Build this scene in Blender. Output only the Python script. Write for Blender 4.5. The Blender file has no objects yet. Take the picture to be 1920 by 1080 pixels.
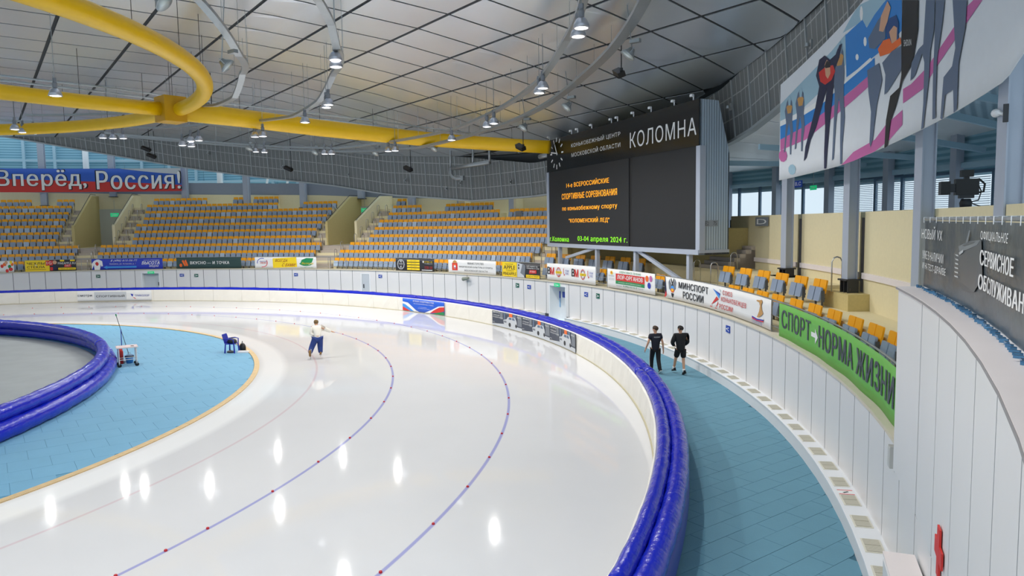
import bpy, math, random
from mathutils import Vector, Matrix
random.seed(7)
sc = bpy.context.scene
COL = sc.collection

# ------------------------------------------------------------------ camera
CAM = Vector((38.7104, 0.0, 5.6814)); YAW, PITCH, ROLL, FPX = 2.1974, -0.0880, -0.0158, 1363.44
_f = Vector((math.cos(YAW)*math.cos(PITCH), math.sin(YAW)*math.cos(PITCH), math.sin(PITCH)))
_r = Vector((math.sin(YAW), -math.cos(YAW), 0)); _u = _r.cross(_f)
RT = _r*math.cos(ROLL) + _u*math.sin(ROLL); UP = _u*math.cos(ROLL) - _r*math.sin(ROLL); FW = _f
cd = bpy.data.cameras.new('camera'); cd.sensor_width = 36; cd.lens = FPX/1920*36; cd.clip_start = .05; cd.clip_end = 500
co = bpy.data.objects.new('camera', cd); COL.objects.link(co)
co.matrix_world = Matrix(((RT.x, UP.x, -FW.x, CAM.x), (RT.y, UP.y, -FW.y, CAM.y), (RT.z, UP.z, -FW.z, CAM.z), (0, 0, 0, 1)))
sc.camera = co

# ------------------------------------------------------------------ world and exposure
w = bpy.data.worlds.new('world'); sc.world = w; w.use_nodes = True
bg = w.node_tree.nodes['Background']; bg.inputs[0].default_value = (.74, .89, 1.0, 1); bg.inputs[1].default_value = 1.45
LAMP_W = 2000.0
sc.view_settings.view_transform = 'Standard'; sc.view_settings.look = 'None'
sc.view_settings.gamma = 1; sc.view_settings.exposure = -0.40; sc.view_settings.use_curve_mapping = False
sc.cycles.use_denoising = True; sc.cycles.adaptive_threshold = .02; sc.cycles.max_bounces = 6; sc.cycles.diffuse_bounces = 3; sc.cycles.glossy_bounces = 3; sc.cycles.transmission_bounces = 4; sc.cycles.transparent_max_bounces = 4

# ------------------------------------------------------------------ survey helpers (photograph pixel -> place on a known surface)
def ray(x, y): return FW + RT*((x-960)/FPX) - UP*((y-540)/FPX)
def unz(x, y, z=0.0):
    d = ray(x, y); return CAM + d*((z-CAM.z)/d.z)
def cyl(x, y, R):
    d = ray(x, y); a = d.x**2+d.y**2; b = 2*(CAM.x*d.x+CAM.y*d.y); c = CAM.x**2+CAM.y**2-R*R
    t = (-b+math.sqrt(max(0, b*b-4*a*c)))/(2*a); p = CAM+d*t
    return math.degrees(math.atan2(p.y, p.x)), p.z
def cylz(x, y, R, z=11.5):
    """of the two places where the sight line meets a ring of radius R, the one nearest to height z"""
    d = ray(x, y); a = d.x**2+d.y**2; b = 2*(CAM.x*d.x+CAM.y*d.y); c = CAM.x**2+CAM.y**2-R*R; D = math.sqrt(max(0, b*b-4*a*c))
    p = min((CAM+d*((-b+k*D)/(2*a)) for k in (-1, 1)), key=lambda p: abs(p.z-z)); return math.degrees(math.atan2(p.y, p.x)), p.z
def TH(x, y, R): return cyl(x, y, R)[0]
def P(r, th, z=0.0):
    a = math.radians(th); return Vector((r*math.cos(a), r*math.sin(a), z))
def proj(p):
    d = p-CAM; z = d.dot(FW)
    return (960+FPX*d.dot(RT)/z, 540-FPX*d.dot(UP)/z, z) if z > .05 else (-9e9, -9e9, z)
def lerp(x, xs, ys):
    if x <= xs[0]: return ys[0]
    for i in range(len(xs)-1):
        if x <= xs[i+1]: return ys[i]+(ys[i+1]-ys[i])*(x-xs[i])/(xs[i+1]-xs[i])
    return ys[-1]
def frange(a, b, n): return [a+(b-a)*i/n for i in range(n+1)]

# ------------------------------------------------------------------ materials
MATS = {}
def M(name, col=(.8, .8, .8), rough=.5, metal=0., noise=0., scale=4., bump=0., bscale=40., emit=None, es=1., spec=.5, coat=0.):
    if name in MATS: return MATS[name]
    m = bpy.data.materials.new(name); m.use_nodes = True; nt = m.node_tree; b = nt.nodes['Principled BSDF']
    b.inputs['Roughness'].default_value = rough; b.inputs['Metallic'].default_value = metal
    b.inputs['Specular IOR Level'].default_value = spec; b.inputs['Coat Weight'].default_value = coat
    b.inputs['Base Color'].default_value = (*col, 1)
    tc = nt.nodes.new('ShaderNodeTexCoord')
    if noise:
        n = nt.nodes.new('ShaderNodeTexNoise'); n.inputs['Scale'].default_value = scale; n.inputs['Detail'].default_value = 4
        nt.links.new(tc.outputs['Object'], n.inputs['Vector'])
        mx = nt.nodes.new('ShaderNodeMix'); mx.data_type = 'RGBA'
        mx.inputs[6].default_value = (*[max(0, c*(1-noise)) for c in col], 1); mx.inputs[7].default_value = (*[min(1, c*(1+noise)) for c in col], 1)
        nt.links.new(n.outputs['Fac'], mx.inputs[0]); nt.links.new(mx.outputs[2], b.inputs['Base Color'])
    if bump:
        n2 = nt.nodes.new('ShaderNodeTexNoise'); n2.inputs['Scale'].default_value = bscale; n2.inputs['Detail'].default_value = 3
        nt.links.new(tc.outputs['Object'], n2.inputs['Vector'])
        bp = nt.nodes.new('ShaderNodeBump'); bp.inputs['Strength'].default_value = bump; bp.inputs['Distance'].default_value = .05
        nt.links.new(n2.outputs['Fac'], bp.inputs['Height']); nt.links.new(bp.outputs['Normal'], b.inputs['Normal'])
    if emit: b.inputs['Emission Color'].default_value = (*emit, 1); b.inputs['Emission Strength'].default_value = es
    MATS[name] = m; return m
def srgb(r, g, b): return tuple(((c/255)/12.92 if c/255 <= .04045 else ((c/255+.055)/1.055)**2.4) for c in (r, g, b))

def ice_material():
    m = bpy.data.materials.new('ice'); m.use_nodes = True; nt = m.node_tree; b = nt.nodes['Principled BSDF']; L = nt.links
    tc = nt.nodes.new('ShaderNodeTexCoord'); sx = nt.nodes.new('ShaderNodeSeparateXYZ'); L.new(tc.outputs['Object'], sx.inputs[0])
    cx = nt.nodes.new('ShaderNodeCombineXYZ'); L.new(sx.outputs[0], cx.inputs[0]); L.new(sx.outputs[1], cx.inputs[1])
    ln = nt.nodes.new('ShaderNodeVectorMath'); ln.operation = 'LENGTH'; L.new(cx.outputs[0], ln.inputs[0])
    n = nt.nodes.new('ShaderNodeTexNoise'); n.inputs['Scale'].default_value = .35; n.inputs['Detail'].default_value = 5; L.new(tc.outputs['Object'], n.inputs['Vector'])
    mx = nt.nodes.new('ShaderNodeMix'); mx.data_type = 'RGBA'
    mx.inputs[6].default_value = (.67, .67, .68, 1); mx.inputs[7].default_value = (.74, .735, .74, 1); L.new(n.outputs['Fac'], mx.inputs[0])
    last = mx.outputs[2]
    def band(r0, hw, col, k):
        nonlocal last
        s = nt.nodes.new('ShaderNodeMath'); s.operation = 'SUBTRACT'; L.new(ln.outputs['Value'], s.inputs[0]); s.inputs[1].default_value = r0
        a = nt.nodes.new('ShaderNodeMath'); a.operation = 'ABSOLUTE'; L.new(s.outputs[0], a.inputs[0])
        mr = nt.nodes.new('ShaderNodeMapRange'); L.new(a.outputs[0], mr.inputs[0])
        mr.inputs[1].default_value = hw*.7; mr.inputs[2].default_value = hw*1.4; mr.inputs[3].default_value = k; mr.inputs[4].default_value = 0
        q = nt.nodes.new('ShaderNodeMix'); q.data_type = 'RGBA'; L.new(mr.outputs[0], q.inputs[0]); L.new(last, q.inputs[6]); q.inputs[7].default_value = (*col, 1)
        last = q.outputs[2]
    band(22.55, .45, (.93, .93, .92), .8)
    band(24.25, .04, (.62, .40, .44), .45)
    band(27.16, .038, (.22, .23, .60), .7)
    band(31.2, .038, (.22, .23, .60), .7)
    L.new(last, b.inputs['Base Color'])
    b.inputs['Roughness'].default_value = .055; b.inputs['IOR'].default_value = 1.31
    n2 = nt.nodes.new('ShaderNodeTexNoise'); n2.inputs['Scale'].default_value = 2.5; n2.inputs['Detail'].default_value = 3; L.new(tc.outputs['Object'], n2.inputs['Vector'])
    bp = nt.nodes.new('ShaderNodeBump'); bp.inputs['Strength'].default_value = .012; bp.inputs['Distance'].default_value = .03
    L.new(n2.outputs['Fac'], bp.inputs['Height']); L.new(bp.outputs['Normal'], b.inputs['Normal'])
    return m
def striped(name, c0, c1, axis, freq, rough=.6, metal=0., width=.5, bump=.4, spec=.4):
    """corrugated or perforated sheet: stripes along an object axis, as colour and relief"""
    m = bpy.data.materials.new(name); m.use_nodes = True; nt = m.node_tree; b = nt.nodes['Principled BSDF']; L = nt.links
    b.inputs['Roughness'].default_value = rough; b.inputs['Metallic'].default_value = metal; b.inputs['Specular IOR Level'].default_value = spec
    tc = nt.nodes.new('ShaderNodeTexCoord'); sx = nt.nodes.new('ShaderNodeSeparateXYZ'); L.new(tc.outputs['UV' if axis in ('u', 'v') else 'Object'], sx.inputs[0])
    mu = nt.nodes.new('ShaderNodeMath'); mu.operation = 'MULTIPLY'; mu.inputs[1].default_value = freq
    L.new(sx.outputs[{'x': 0, 'y': 1, 'z': 2, 'u': 0, 'v': 1}[axis]], mu.inputs[0])
    fr = nt.nodes.new('ShaderNodeMath'); fr.operation = 'FRACT'; L.new(mu.outputs[0], fr.inputs[0])
    pp = nt.nodes.new('ShaderNodeMath'); pp.operation = 'PINGPONG'; pp.inputs[1].default_value = .5; L.new(fr.outputs[0], pp.inputs[0])
    mr = nt.nodes.new('ShaderNodeMapRange'); L.new(pp.outputs[0], mr.inputs[0]); mr.inputs[1].default_value = width*.5-.1; mr.inputs[2].default_value = width*.5+.1
    mx = nt.nodes.new('ShaderNodeMix'); mx.data_type = 'RGBA'; mx.inputs[6].default_value = (*c0, 1); mx.inputs[7].default_value = (*c1, 1)
    L.new(mr.outputs[0], mx.inputs[0]); L.new(mx.outputs[2], b.inputs['Base Color'])
    bp = nt.nodes.new('ShaderNodeBump'); bp.inputs['Strength'].default_value = bump; bp.inputs['Distance'].default_value = .03
    L.new(mr.outputs[0], bp.inputs['Height']); L.new(bp.outputs['Normal'], b.inputs['Normal'])
    MATS[name] = m; return m

ICE = ice_material()
RUB = M('rubber_blue', srgb(110, 164, 194), .75, noise=.07, scale=1.3, bump=.1)
RUBT = M('rubber_teal', srgb(100, 150, 170), .7, noise=.08, scale=1.1, bump=.12)
RUBD = M('rubber_joint', srgb(58, 104, 124), .85)
GREYF = M('grey_floor', srgb(150, 156, 158), .7, noise=.16, scale=.9)
WALLW = M('wall_panel_white', srgb(232, 230, 229), .38, noise=.02, scale=.7)
SEAM = M('panel_seam', srgb(62, 64, 72), .6)
CREAM = M('cream_ledge', srgb(214, 206, 186), .7, noise=.06, scale=3)
PINK = M('ledge_pale', srgb(246, 236, 233), .5, noise=.04, scale=2)
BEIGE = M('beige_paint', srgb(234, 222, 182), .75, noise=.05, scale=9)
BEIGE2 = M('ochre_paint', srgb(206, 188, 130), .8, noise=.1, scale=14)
STEPG = M('step_concrete', srgb(190, 178, 166), .8, noise=.06, scale=4)
GREYW = M('grey_band_paint', srgb(138, 146, 158), .7, noise=.03)
COLM = M('column_grey', srgb(176, 184, 198), .45, noise=.03, scale=2)
STEEL = M('stainless', srgb(190, 190, 190), .25, 1.)
GALV = M('galvanised', srgb(168, 173, 175), .35, .7, noise=.08, scale=6)
DARKM = M('dark_metal', srgb(50, 52, 56), .5)
BLACK = M('black_plastic', srgb(18, 18, 20), .45)
SEATG = M('seat_grey', srgb(144, 162, 188), .42, noise=.05, scale=2)
SEATO = M('seat_orange', srgb(255, 172, 0), .4, noise=.03)
SEATF = M('seat_frame', srgb(84, 88, 94), .5)
BLUEP = M('blue_pvc', srgb(14, 34, 184), .2, noise=.10, scale=5, bump=.35, bscale=7)
WHITEP = M('white_pvc', srgb(238, 234, 224), .5, noise=.03, scale=2, bump=.35, bscale=2.2)
YELL = M('yellow_duct', srgb(250, 196, 0), .38, noise=.05, scale=2, bump=.25, bscale=1.4)
WOOD = M('wood_edge', srgb(214, 186, 140), .7, noise=.2, scale=6)
CEIL = M('ceiling_foil', srgb(238, 244, 250), .28, .84, noise=.03, scale=.5, bump=.10, bscale=.8)
CEILJ = M('ceiling_joint', srgb(40, 44, 48), .7)
SCRN = M('led_screen', srgb(28, 30, 33), .6, noise=.1, scale=60)
GLOSSB = M('gloss_black', srgb(22, 24, 26), .16)
WHITE = M('white_paint', srgb(236, 238, 240), .5)
CLAD = striped('blue_cladding', srgb(120, 170, 190), srgb(160, 205, 222), 'z', 4., .5)
CORR = striped('corrugated_silver', srgb(150, 166, 182), srgb(190, 206, 220), 'u', 1., .45, .2)
SOFF = striped('silver_soffit', srgb(150, 180, 196), srgb(190, 216, 228), 'x', 3., .4, .3)

# ------------------------------------------------------------------ mesh builder
class MB:
    def __init__(s): s.v = []; s.f = []; s.m = []; s.mi = 0; s.uv = None
    def add(s, vs, fs):
        n = len(s.v); s.v += [tuple(p) for p in vs]; s.f += [tuple(i+n for i in q) for q in fs]; s.m += [s.mi]*len(fs); return s
    def box(s, c, d, rz=0., M4=None):
        x, y, z = d[0]/2, d[1]/2, d[2]/2
        ps = [Vector((sx*x, sy*y, sz*z)) for sz in (-1, 1) for sx, sy in ((-1, -1), (1, -1), (1, 1), (-1, 1))]
        R = M4 if M4 else Matrix.Rotation(rz, 4, 'Z'); c = Vector(c)
        return s.add([R @ p + c for p in ps], [(3, 2, 1, 0), (4, 5, 6, 7), (0, 1, 5, 4), (1, 2, 6, 5), (2, 3, 7, 6), (3, 0, 4, 7)])
    def beam(s, a, b, wd, ht=None):
        a, b = Vector(a), Vector(b); d = b-a; L = d.length; ht = ht or wd
        q = d.to_track_quat('X', 'Z').to_matrix().to_4x4()
        return s.box((a+b)/2, (L, wd, ht), M4=q)
    def ring(s, ths, fn, caps=True):
        """swept solid: fn(th) -> list of (r,z) section points, closed loop"""
        n0 = len(s.v); k = None; vs = []
        for th in ths:
            sec = fn(th); k = len(sec); vs += [P(r, th, z) for r, z in sec]
        fs = []
        for i in range(len(ths)-1):
            for j in range(k):
                a = i*k+j; b = i*k+(j+1) % k; fs.append((a, b, b+k, a+k))
        if caps: fs += [tuple(range(k)), tuple((len(ths)-1)*k+j for j in reversed(range(k)))]
        return s.add(vs, fs)
    def sector(s, r0, r1, z0, z1, t0, t1, n=None):
        n = n or max(1, int(abs(t1-t0)/1.8)); return s.ring(frange(t0, t1, n), lambda t: [(r0, z0), (r1, z0), (r1, z1), (r0, z1)])
    def tube(s, pts, rad, n=8, caps=True):
        pts = [Vector(p) for p in pts]; vs = []; K = len(pts); rr = rad if isinstance(rad, (list, tuple)) else [rad]*K
        ref = None
        for i, p in enumerate(pts):
            d = (pts[min(i+1, K-1)]-pts[max(i-1, 0)]).normalized()
            if ref is None: ref = Vector((0, 0, 1)) if abs(d.z) < .9 else Vector((1, 0, 0))
            a = ref-d*ref.dot(d)
            if a.length < 1e-4: a = Vector((1, 0, 0)) - d*d.x
            a.normalize(); b = d.cross(a); ref = a
            vs += [p+(a*math.cos(2*math.pi*j/n)+b*math.sin(2*math.pi*j/n))*rr[i] for j in range(n)]
        fs = [(i*n+j, i*n+(j+1) % n, (i+1)*n+(j+1) % n, (i+1)*n+j) for i in range(K-1) for j in range(n)]
        if caps: fs += [tuple(reversed(range(n))), tuple((K-1)*n+j for j in range(n))]
        return s.add(vs, fs)
    def lathe(s, prof, c=(0, 0, 0), n=16, M4=None):
        c = Vector(c); vs = []
        for r, z in prof:
            for j in range(n):
                p = Vector((r*math.cos(2*math.pi*j/n), r*math.sin(2*math.pi*j/n), z)); vs.append((M4 @ p if M4 else p)+c)
        fs = [(i*n+j, i*n+(j+1) % n, (i+1)*n+(j+1) % n, (i+1)*n+j) for i in range(len(prof)-1) for j in range(n)]
        if prof[0][0] > 1e-5: fs.append(tuple(reversed(range(n))))
        if prof[-1][0] > 1e-5: fs.append(tuple((len(prof)-1)*n+j for j in range(n)))
        return s.add(vs, fs)
    def mesh(s, name, mats, smooth=False):
        me = bpy.data.meshes.new(name); me.from_pydata(s.v, [], s.f)
        for m in (mats if isinstance(mats, (list, tuple)) else [mats]): me.materials.append(m)
        if any(s.m): me.polygons.foreach_set('material_index', s.m)
        if s.uv:
            ul = me.uv_layers.new(name='UVMap')
            for l in me.loops: ul.data[l.index].uv = s.uv[l.vertex_index]
        if smooth: me.polygons.foreach_set('use_smooth', [True]*len(me.polygons))
        me.update(); return me
    def build(s, name, mats, parent=None, smooth=False, loc=None, rz=None):
        return put(name, s.mesh(name, mats, smooth), parent, loc, rz)
def put(name, me, parent=None, loc=None, rz=None):
    o = bpy.data.objects.new(name, me); COL.objects.link(o)
    if parent: o.parent = parent
    if loc is not None: o.location = loc
    if rz is not None: o.rotation_euler = (0, 0, rz)
    return o
def tag(o, label=None, cat=None, group=None, kind=None):
    for k, v in (('label', label), ('category', cat), ('group', group), ('kind', kind)):
        if v: o[k] = v
    return o
def thing(name, label, cat, loc=(0, 0, 0), rz=0., group=None):
    o = put(name, None, None, loc, rz); o.empty_display_size = .1; return tag(o, label, cat, group)
def struct(name, parent=None):
    o = put(name, None); o['kind'] = 'structure'; return o
def dup(root, loc, rz, label=None, group=None):
    r = root.copy(); COL.objects.link(r); r.location = loc; r.rotation_euler = (0, 0, rz)
    if label: r['label'] = label
    if group: r['group'] = group
    for ch in root.children:
        c = ch.copy(); COL.objects.link(c); c.parent = r
        for g in ch.children:
            d = g.copy(); COL.objects.link(d); d.parent = c
    return r

# ------------------------------------------------------------------ lettering and flat print
_tx = {}
_ch = {}
from mathutils.geometry import delaunay_2d_cdt
def _outline(s):
    c = bpy.data.curves.new('t', 'FONT'); c.body = s; c.fill_mode = 'NONE'; c.resolution_u = 3; o = bpy.data.objects.new('t', c); m = o.to_mesh()
    r = ([(v.co.x, v.co.y) for v in m.vertices], [tuple(e.vertices) for e in m.edges]); o.to_mesh_clear()
    bpy.data.objects.remove(o); bpy.data.curves.remove(c); return r
def _width(s):
    xs = [v[0] for v in _outline(s)[0]]; return max(xs)-min(xs)
def glyph(c):
    """one letter filled from its outline by winding number, with its advance"""
    if c not in _ch:
        adv = _width('H'+c+'H')-_width('HH'); vo, fo = [], []
        if c.strip():
            vs, es = _outline(c); nxt = {}
            for i, j in es: nxt.setdefault(i, []).append(j); nxt.setdefault(j, []).append(i)
            seen = set(); segs = []
            for i0 in range(len(vs)):                      # walk each closed outline in its drawing order
                if i0 in seen or i0 not in nxt: continue
                prev, cur = None, i0; loop = []
                while cur not in seen:
                    seen.add(cur); loop.append(cur); n = nxt[cur]
                    q = (cur+1) if (cur+1) in n and (cur+1) not in seen else next((k for k in n if k not in seen), None)
                    if q is None: break
                    cur = q
                segs += [(vs[loop[k]], vs[loop[(k+1) % len(loop)]]) for k in range(len(loop))]
            rv, _, rf = delaunay_2d_cdt([Vector(v) for v in vs], es, [], 0, 1e-5)[:3]
            for f in rf:
                x = sum(rv[k].x for k in f)/len(f); y = sum(rv[k].y for k in f)/len(f); w = 0
                for (x0, y0), (x1, y1) in segs:
                    if (y0 <= y) != (y1 <= y):
                        if x < x0+(y-y0)*(x1-x0)/(y1-y0): w += 1 if y1 > y0 else -1
                if w: fo.append(tuple(f))
            vo = [(v.x, v.y) for v in rv]
        _ch[c] = (adv, (vo, fo))
    return _ch[c]
def text2d(s, bold=.0):
    if s not in _tx:
        pen = 0.; vs = []; fs = []
        for c in s:
            adv, (gv, gf) = glyph(c); k = len(vs); vs += [(x+pen, y) for x, y in gv]; fs += [tuple(i+k for i in f) for f in gf]; pen += adv+.05
        xs = [v[0] for v in vs]; ys = [v[1] for v in vs]; x0, x1, y0, y1 = min(xs), max(xs), min(ys), max(ys)
        _tx[s] = ([((x-x0)/(x1-x0), (y-y0)/max(1e-6, y1-y0)) for x, y in vs], fs)
    return _tx[s]
def strips(pts, du):
    """cut a polygon into narrow upright strips so that it can follow a curved sheet"""
    def clip(poly, x, keep_less):
        out = []
        for i in range(len(poly)):
            p, q = poly[i], poly[(i+1) % len(poly)]; pi = (p[0] <= x) == keep_less or p[0] == x; qi = (q[0] <= x) == keep_less or q[0] == x
            if pi: out.append(p)
            if pi != qi:
                t = (x-p[0])/(q[0]-p[0]); out.append((x, p[1]+(q[1]-p[1])*t))
        return out
    x0 = min(p[0] for p in pts); x1 = max(p[0] for p in pts); n = max(1, math.ceil((x1-x0)/du)); res = []
    for i in range(n):
        a = x0+(x1-x0)*i/n; b = x0+(x1-x0)*(i+1)/n
        c = clip(pts, b, True); c = clip(c, a, False) if len(c) > 2 else []
        if len(c) > 2: res.append(c)
    return res
class Print:
    """prints flat artwork on a surface S(u,v,off); one child mesh for each ink"""
    def __init__(s, S, parent, du=9.): s.S = S; s.par = parent; s.ink = {}; s.k = 0; s.du = du
    def mb(s, mat, kind):
        s.ink[len(s.ink)] = (MB(), mat, kind); return s.ink[len(s.ink)-1][0]
    def text(s, t, box, mat, bold=.03, off=.006, slant=0., kind='lettering'):
        u0, v0, u1, v1 = box; vs, fs = text2d(t, min(bold, .012)); s.k += 1; m_ = s.mb(mat, kind)
        e = .05*(u1-u0)/max(1, len(t))*min(1, bold/.05) if bold > .015 else 0      # heavier strokes: the same glyphs set twice side by side
        for sh in ((-e, e) if e else (0,)):
            m_.add([s.S(u0+(u1-u0)*(x+slant*y)+sh, v0+(v1-v0)*y, off+.002) for x, y in vs], fs)
    def poly(s, pts, mat, off=None, kind='print'):
        s.k += 1; o = off if off is not None else .010+.0004*s.k
        m_ = s.mb(mat, kind)
        for c in strips(pts, s.du): m_.add([s.S(u, v, o) for u, v in c], [tuple(range(len(c)))])
    def rect(s, u0, v0, u1, v1, mat, off=None, kind='print', n=1):
        for i in range(n):
            a = u0+(u1-u0)*i/n; b = u0+(u1-u0)*(i+1)/n; s.poly([(a, v0), (b, v0), (b, v1), (a, v1)], mat, off, kind)
    def disc(s, cu, cv, ru, rv, mat, off=None, kind='print', n=16):
        s.poly([(cu+ru*math.cos(2*math.pi*i/n), cv+rv*math.sin(2*math.pi*i/n)) for i in range(n)], mat, off, kind)
    def arc(s, cu, cv, ru, rv, a0, a1, t, mat, kind='print', n=10):
        A = [math.radians(a) for a in frange(a0, a1, n)]
        s.poly([(cu+ru*math.cos(a), cv+rv*math.sin(a)) for a in A]+[(cu+ru*(1-t)*math.cos(a), cv+rv*(1-t)*math.sin(a)) for a in reversed(A)], mat, None, kind)
    def done(s):
        for mb, mat, kind in s.ink.values(): mb.build(kind, mat, s.par)
def ink(name, r, g, b, rough=.5): return M('ink_'+name, srgb(r, g, b), rough)
I_W = ink('white', 240, 240, 238); I_K = ink('black', 28, 30, 34); I_R = ink('red', 214, 50, 44); I_B = ink('blue', 36, 58, 176); I_Y = ink('yellow', 248, 214, 30)
I_G = ink('green', 30, 140, 80); I_GR = ink('grey', 120, 126, 134); I_O = ink('orange', 240, 110, 40); I_DG = ink('dark_green', 44, 70, 68); I_LB = ink('light_blue', 60, 150, 226)
I_SK = ink('skin', 214, 164, 130); I_LG = ink('light_grey', 200, 204, 208); I_GO = ink('gold', 200, 150, 84); I_N = ink('navy', 32, 38, 70); I_P = ink('pink', 200, 104, 164)
I_SB = ink('steel_blue', 96, 112, 136); I_PB = ink('pale_blue', 158, 192, 208); I_MB = ink('mid_blue', 40, 130, 206)

# ================================================================== THE SETTING
AXIS = 72.0                                   # direction of the hall's long axis
AX = Vector((math.cos(math.radians(AXIS)), math.sin(math.radians(AXIS)), 0)); AT = Vector((-AX.y, AX.x, 0))
R_WALL, Z_WALL = 39.05, 2.28
DTH = 1.7575                                  # one wall panel
TIER0 = 40.5; DEPTH = .85; RISE = .61
def zk(k): return 2.28+RISE*k
def in_view(p, mx=80):
    x, y, z = proj(p); return z > .3 and -mx < x < 1920+mx and -mx < y < 1080+mx
def shown(o_pts):
    """size in the photograph of a flat piece, 0 when out of the frame"""
    q = [proj(p) for p in o_pts]
    if any(k[2] < .3 for k in q): return 0
    c = sum(o_pts, Vector())/len(o_pts)
    if not in_view(c): return 0
    return abs(sum(q[i][0]*q[(i+1) % len(q)][1]-q[(i+1) % len(q)][0]*q[i][1] for i in range(len(q))))/2

# ---- floors
fl = struct('floor_ice')
MB().sector(21.98, 35.28, -.08, 0, -40, 215, 340).build('ice_sheet', ICE, fl, False)
fr = struct('floor_rubber'); MB().sector(14., 21.8, -.08, -.012, -40, 215, 200).build('rubber_base', M('rubber_joint_pale', srgb(96, 150, 176), .85), fr)
fwk = struct('floor_walkway'); MB().sector(35.2, 38.9, -.08, -.012, -10, 215, 260).build('rubber_base', RUBD, fwk)
GC = AX*(-6.0)                                # centre of the inner court's rounded end
def court(rho, a, z=0.): return GC+Vector((rho*math.cos(math.radians(a)), rho*math.sin(math.radians(a)), z))
def seam_tiles(root, mat, r0, r1, t0, t1, tw, tl, gap, keep_out=None, z1=0.0, jit=.0015):
    cells = []; n = int(45/min(tw, tl))
    for i in range(-int(40/tw), int(42/tw)):
        for j in range(-int(42/tl), int(42/tl)):
            a0 = j*tl+(tl/2 if i % 2 else 0); b0 = i*tw; c = AX*(a0+tl/2)-AT*(b0+tw/2)
            rr = c.length
            if rr < r0-tl*.6 or rr > r1+tl*.6: continue
            th = math.degrees(math.atan2(c.y, c.x))
            if not t0 < th < t1: continue
            pts = []
            for (u0, v0), (u1, v1) in (((0, 0), (1, 0)), ((1, 0), (1, 1)), ((1, 1), (0, 1)), ((0, 1), (0, 0))):
                for s in (0, 1/3, 2/3):
                    u = u0+(u1-u0)*s; v = v0+(v1-v0)*s
                    p = AX*(a0+gap+(tl-2*gap)*u)-AT*(b0+gap+(tw-2*gap)*v); L = p.length
                    pts.append(p*(min(max(L, r0), r1)/L))
            area = abs(sum(pts[k].x*pts[(k+1) % 12].y-pts[(k+1) % 12].x*pts[k].y for k in range(12)))/2
            if area < .15*tw*tl: continue
            if keep_out and keep_out(c): continue
            cells.append((shown([pts[0], pts[3], pts[6], pts[9]]), pts))
    cells.sort(key=lambda c: -c[0]); rest = MB()
    for k, (sz, pts) in enumerate(cells):
        z = z1+random.uniform(-jit, jit)
        vs = [p+Vector((0, 0, z)) for p in pts]+[p+Vector((0, 0, z-.03)) for p in pts]
        fs = [tuple(range(12))]+[(q, q+12, (q+1) % 12+12, (q+1) % 12) for q in range(12)]
        if k < 300 and sz > 0: MB().add(vs, fs).build('tile', mat, root)
        else: rest.add(vs, fs)
    if rest.v: tag(rest.build('tile_field', mat, root), kind='stuff')
seam_tiles(fwk, RUBT, 35.55, 38.7, 8, 150, .45, .9, .004)
seam_tiles(fr, RUB, 14.5, 21.78, 0, 150, .9, .9, .003, lambda c: (c-GC).length < 21.4, jit=.0006)
fc = struct('floor_court'); q = MB(); q.add([court(0, 0, .006)]+[court(21.9, a, .006) for a in frange(-100, 260, 120)], [(0, i+1, i+2) for i in range(120)]); q.build('court_slab', GREYF, fc)
edge = struct('trim_1'); q = MB()
for i in range(1500):
    t = -10+i*.105
    q.box(P(21.9, t+.05, .002), (.2, 21.9*math.radians(.105)-.006, .05), math.radians(t+.05))
tag(q.build('edging_blocks', WOOD, edge), kind='stuff')

# ---- outer wall of the track: bench with vents, white panels, ledge
wl = struct('wall_track')
pan = MB(); hw = math.radians(DTH)*R_WALL/2-.02; pan.box((0, 0, 0), (.05, 2*hw, Z_WALL-.36)); PANEL = pan.mesh('panel', WALLW)
DOORS = [(TH(265, 530, R_WALL), TH(301, 530, R_WALL)), (TH(676.5, 530, R_WALL), TH(695, 530, R_WALL)), (TH(1029, 560, R_WALL), TH(1062, 560, R_WALL))]
_e = [2]+[x for d in sorted(DOORS, key=min) for x in (min(d), max(d))]+[150]
for i in range(0, len(_e), 2): MB().sector(R_WALL+.006, R_WALL+.3, -.05, Z_WALL-.02, _e[i], _e[i+1], int((_e[i+1]-_e[i])*2)).build('backing', SEAM, wl)
th0 = 19.70-DTH*4.5
for k in range(0, 76):
    t = th0+k*DTH
    hit = [d for d in DOORS if min(d) < t+DTH/2 and max(d) > t-DTH/2]
    if hit:
        d = hit[0]
        if t-DTH/2+.06 < min(d): MB().sector(R_WALL-.005, R_WALL+.05, .36, Z_WALL, t-DTH/2+.03, min(d), 1).build('panel', WALLW, wl)
        if t+DTH/2-.06 > max(d): MB().sector(R_WALL-.005, R_WALL+.05, .36, Z_WALL, max(d), t+DTH/2-.03, 1).build('panel', WALLW, wl)
        continue
    put('panel', PANEL, wl, P(R_WALL+.02, t, (Z_WALL+.36)/2), math.radians(t))
MB().sector(R_WALL-.06, R_WALL+.35, Z_WALL-.03, Z_WALL+.03, 17.3, 150).build('ledge', CREAM, wl)
bn = struct('trim_2')
for a, b in ((9, DOORS[2][1]-.6), (DOORS[2][0]+.6, 150)):
    MB().sector(38.65, R_WALL+.02, -.02, .34, a, b).build('bench', WALLW, bn)
    MB().sector(38.62, R_WALL+.02, .34, .365, a, b).build('bench_top', WHITE, bn)
VENTW = M('vent_cream', srgb(226, 222, 206), .5); VENTD = M('vent_shadow', srgb(146, 136, 112), .8)
g = MB(); g.box((0, 0, 0), (.30, .52, .012)); g.mi = 1; g.box((0, -.125, .007), (.24, .22, .004)); g.box((0, .125, .007), (.24, .22, .004)); g.mi = 0
for sy in (-.125, .125):
    for i in range(9): g.box((0, sy-.1+i*.025, .013), (.24, .008, .012))
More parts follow.
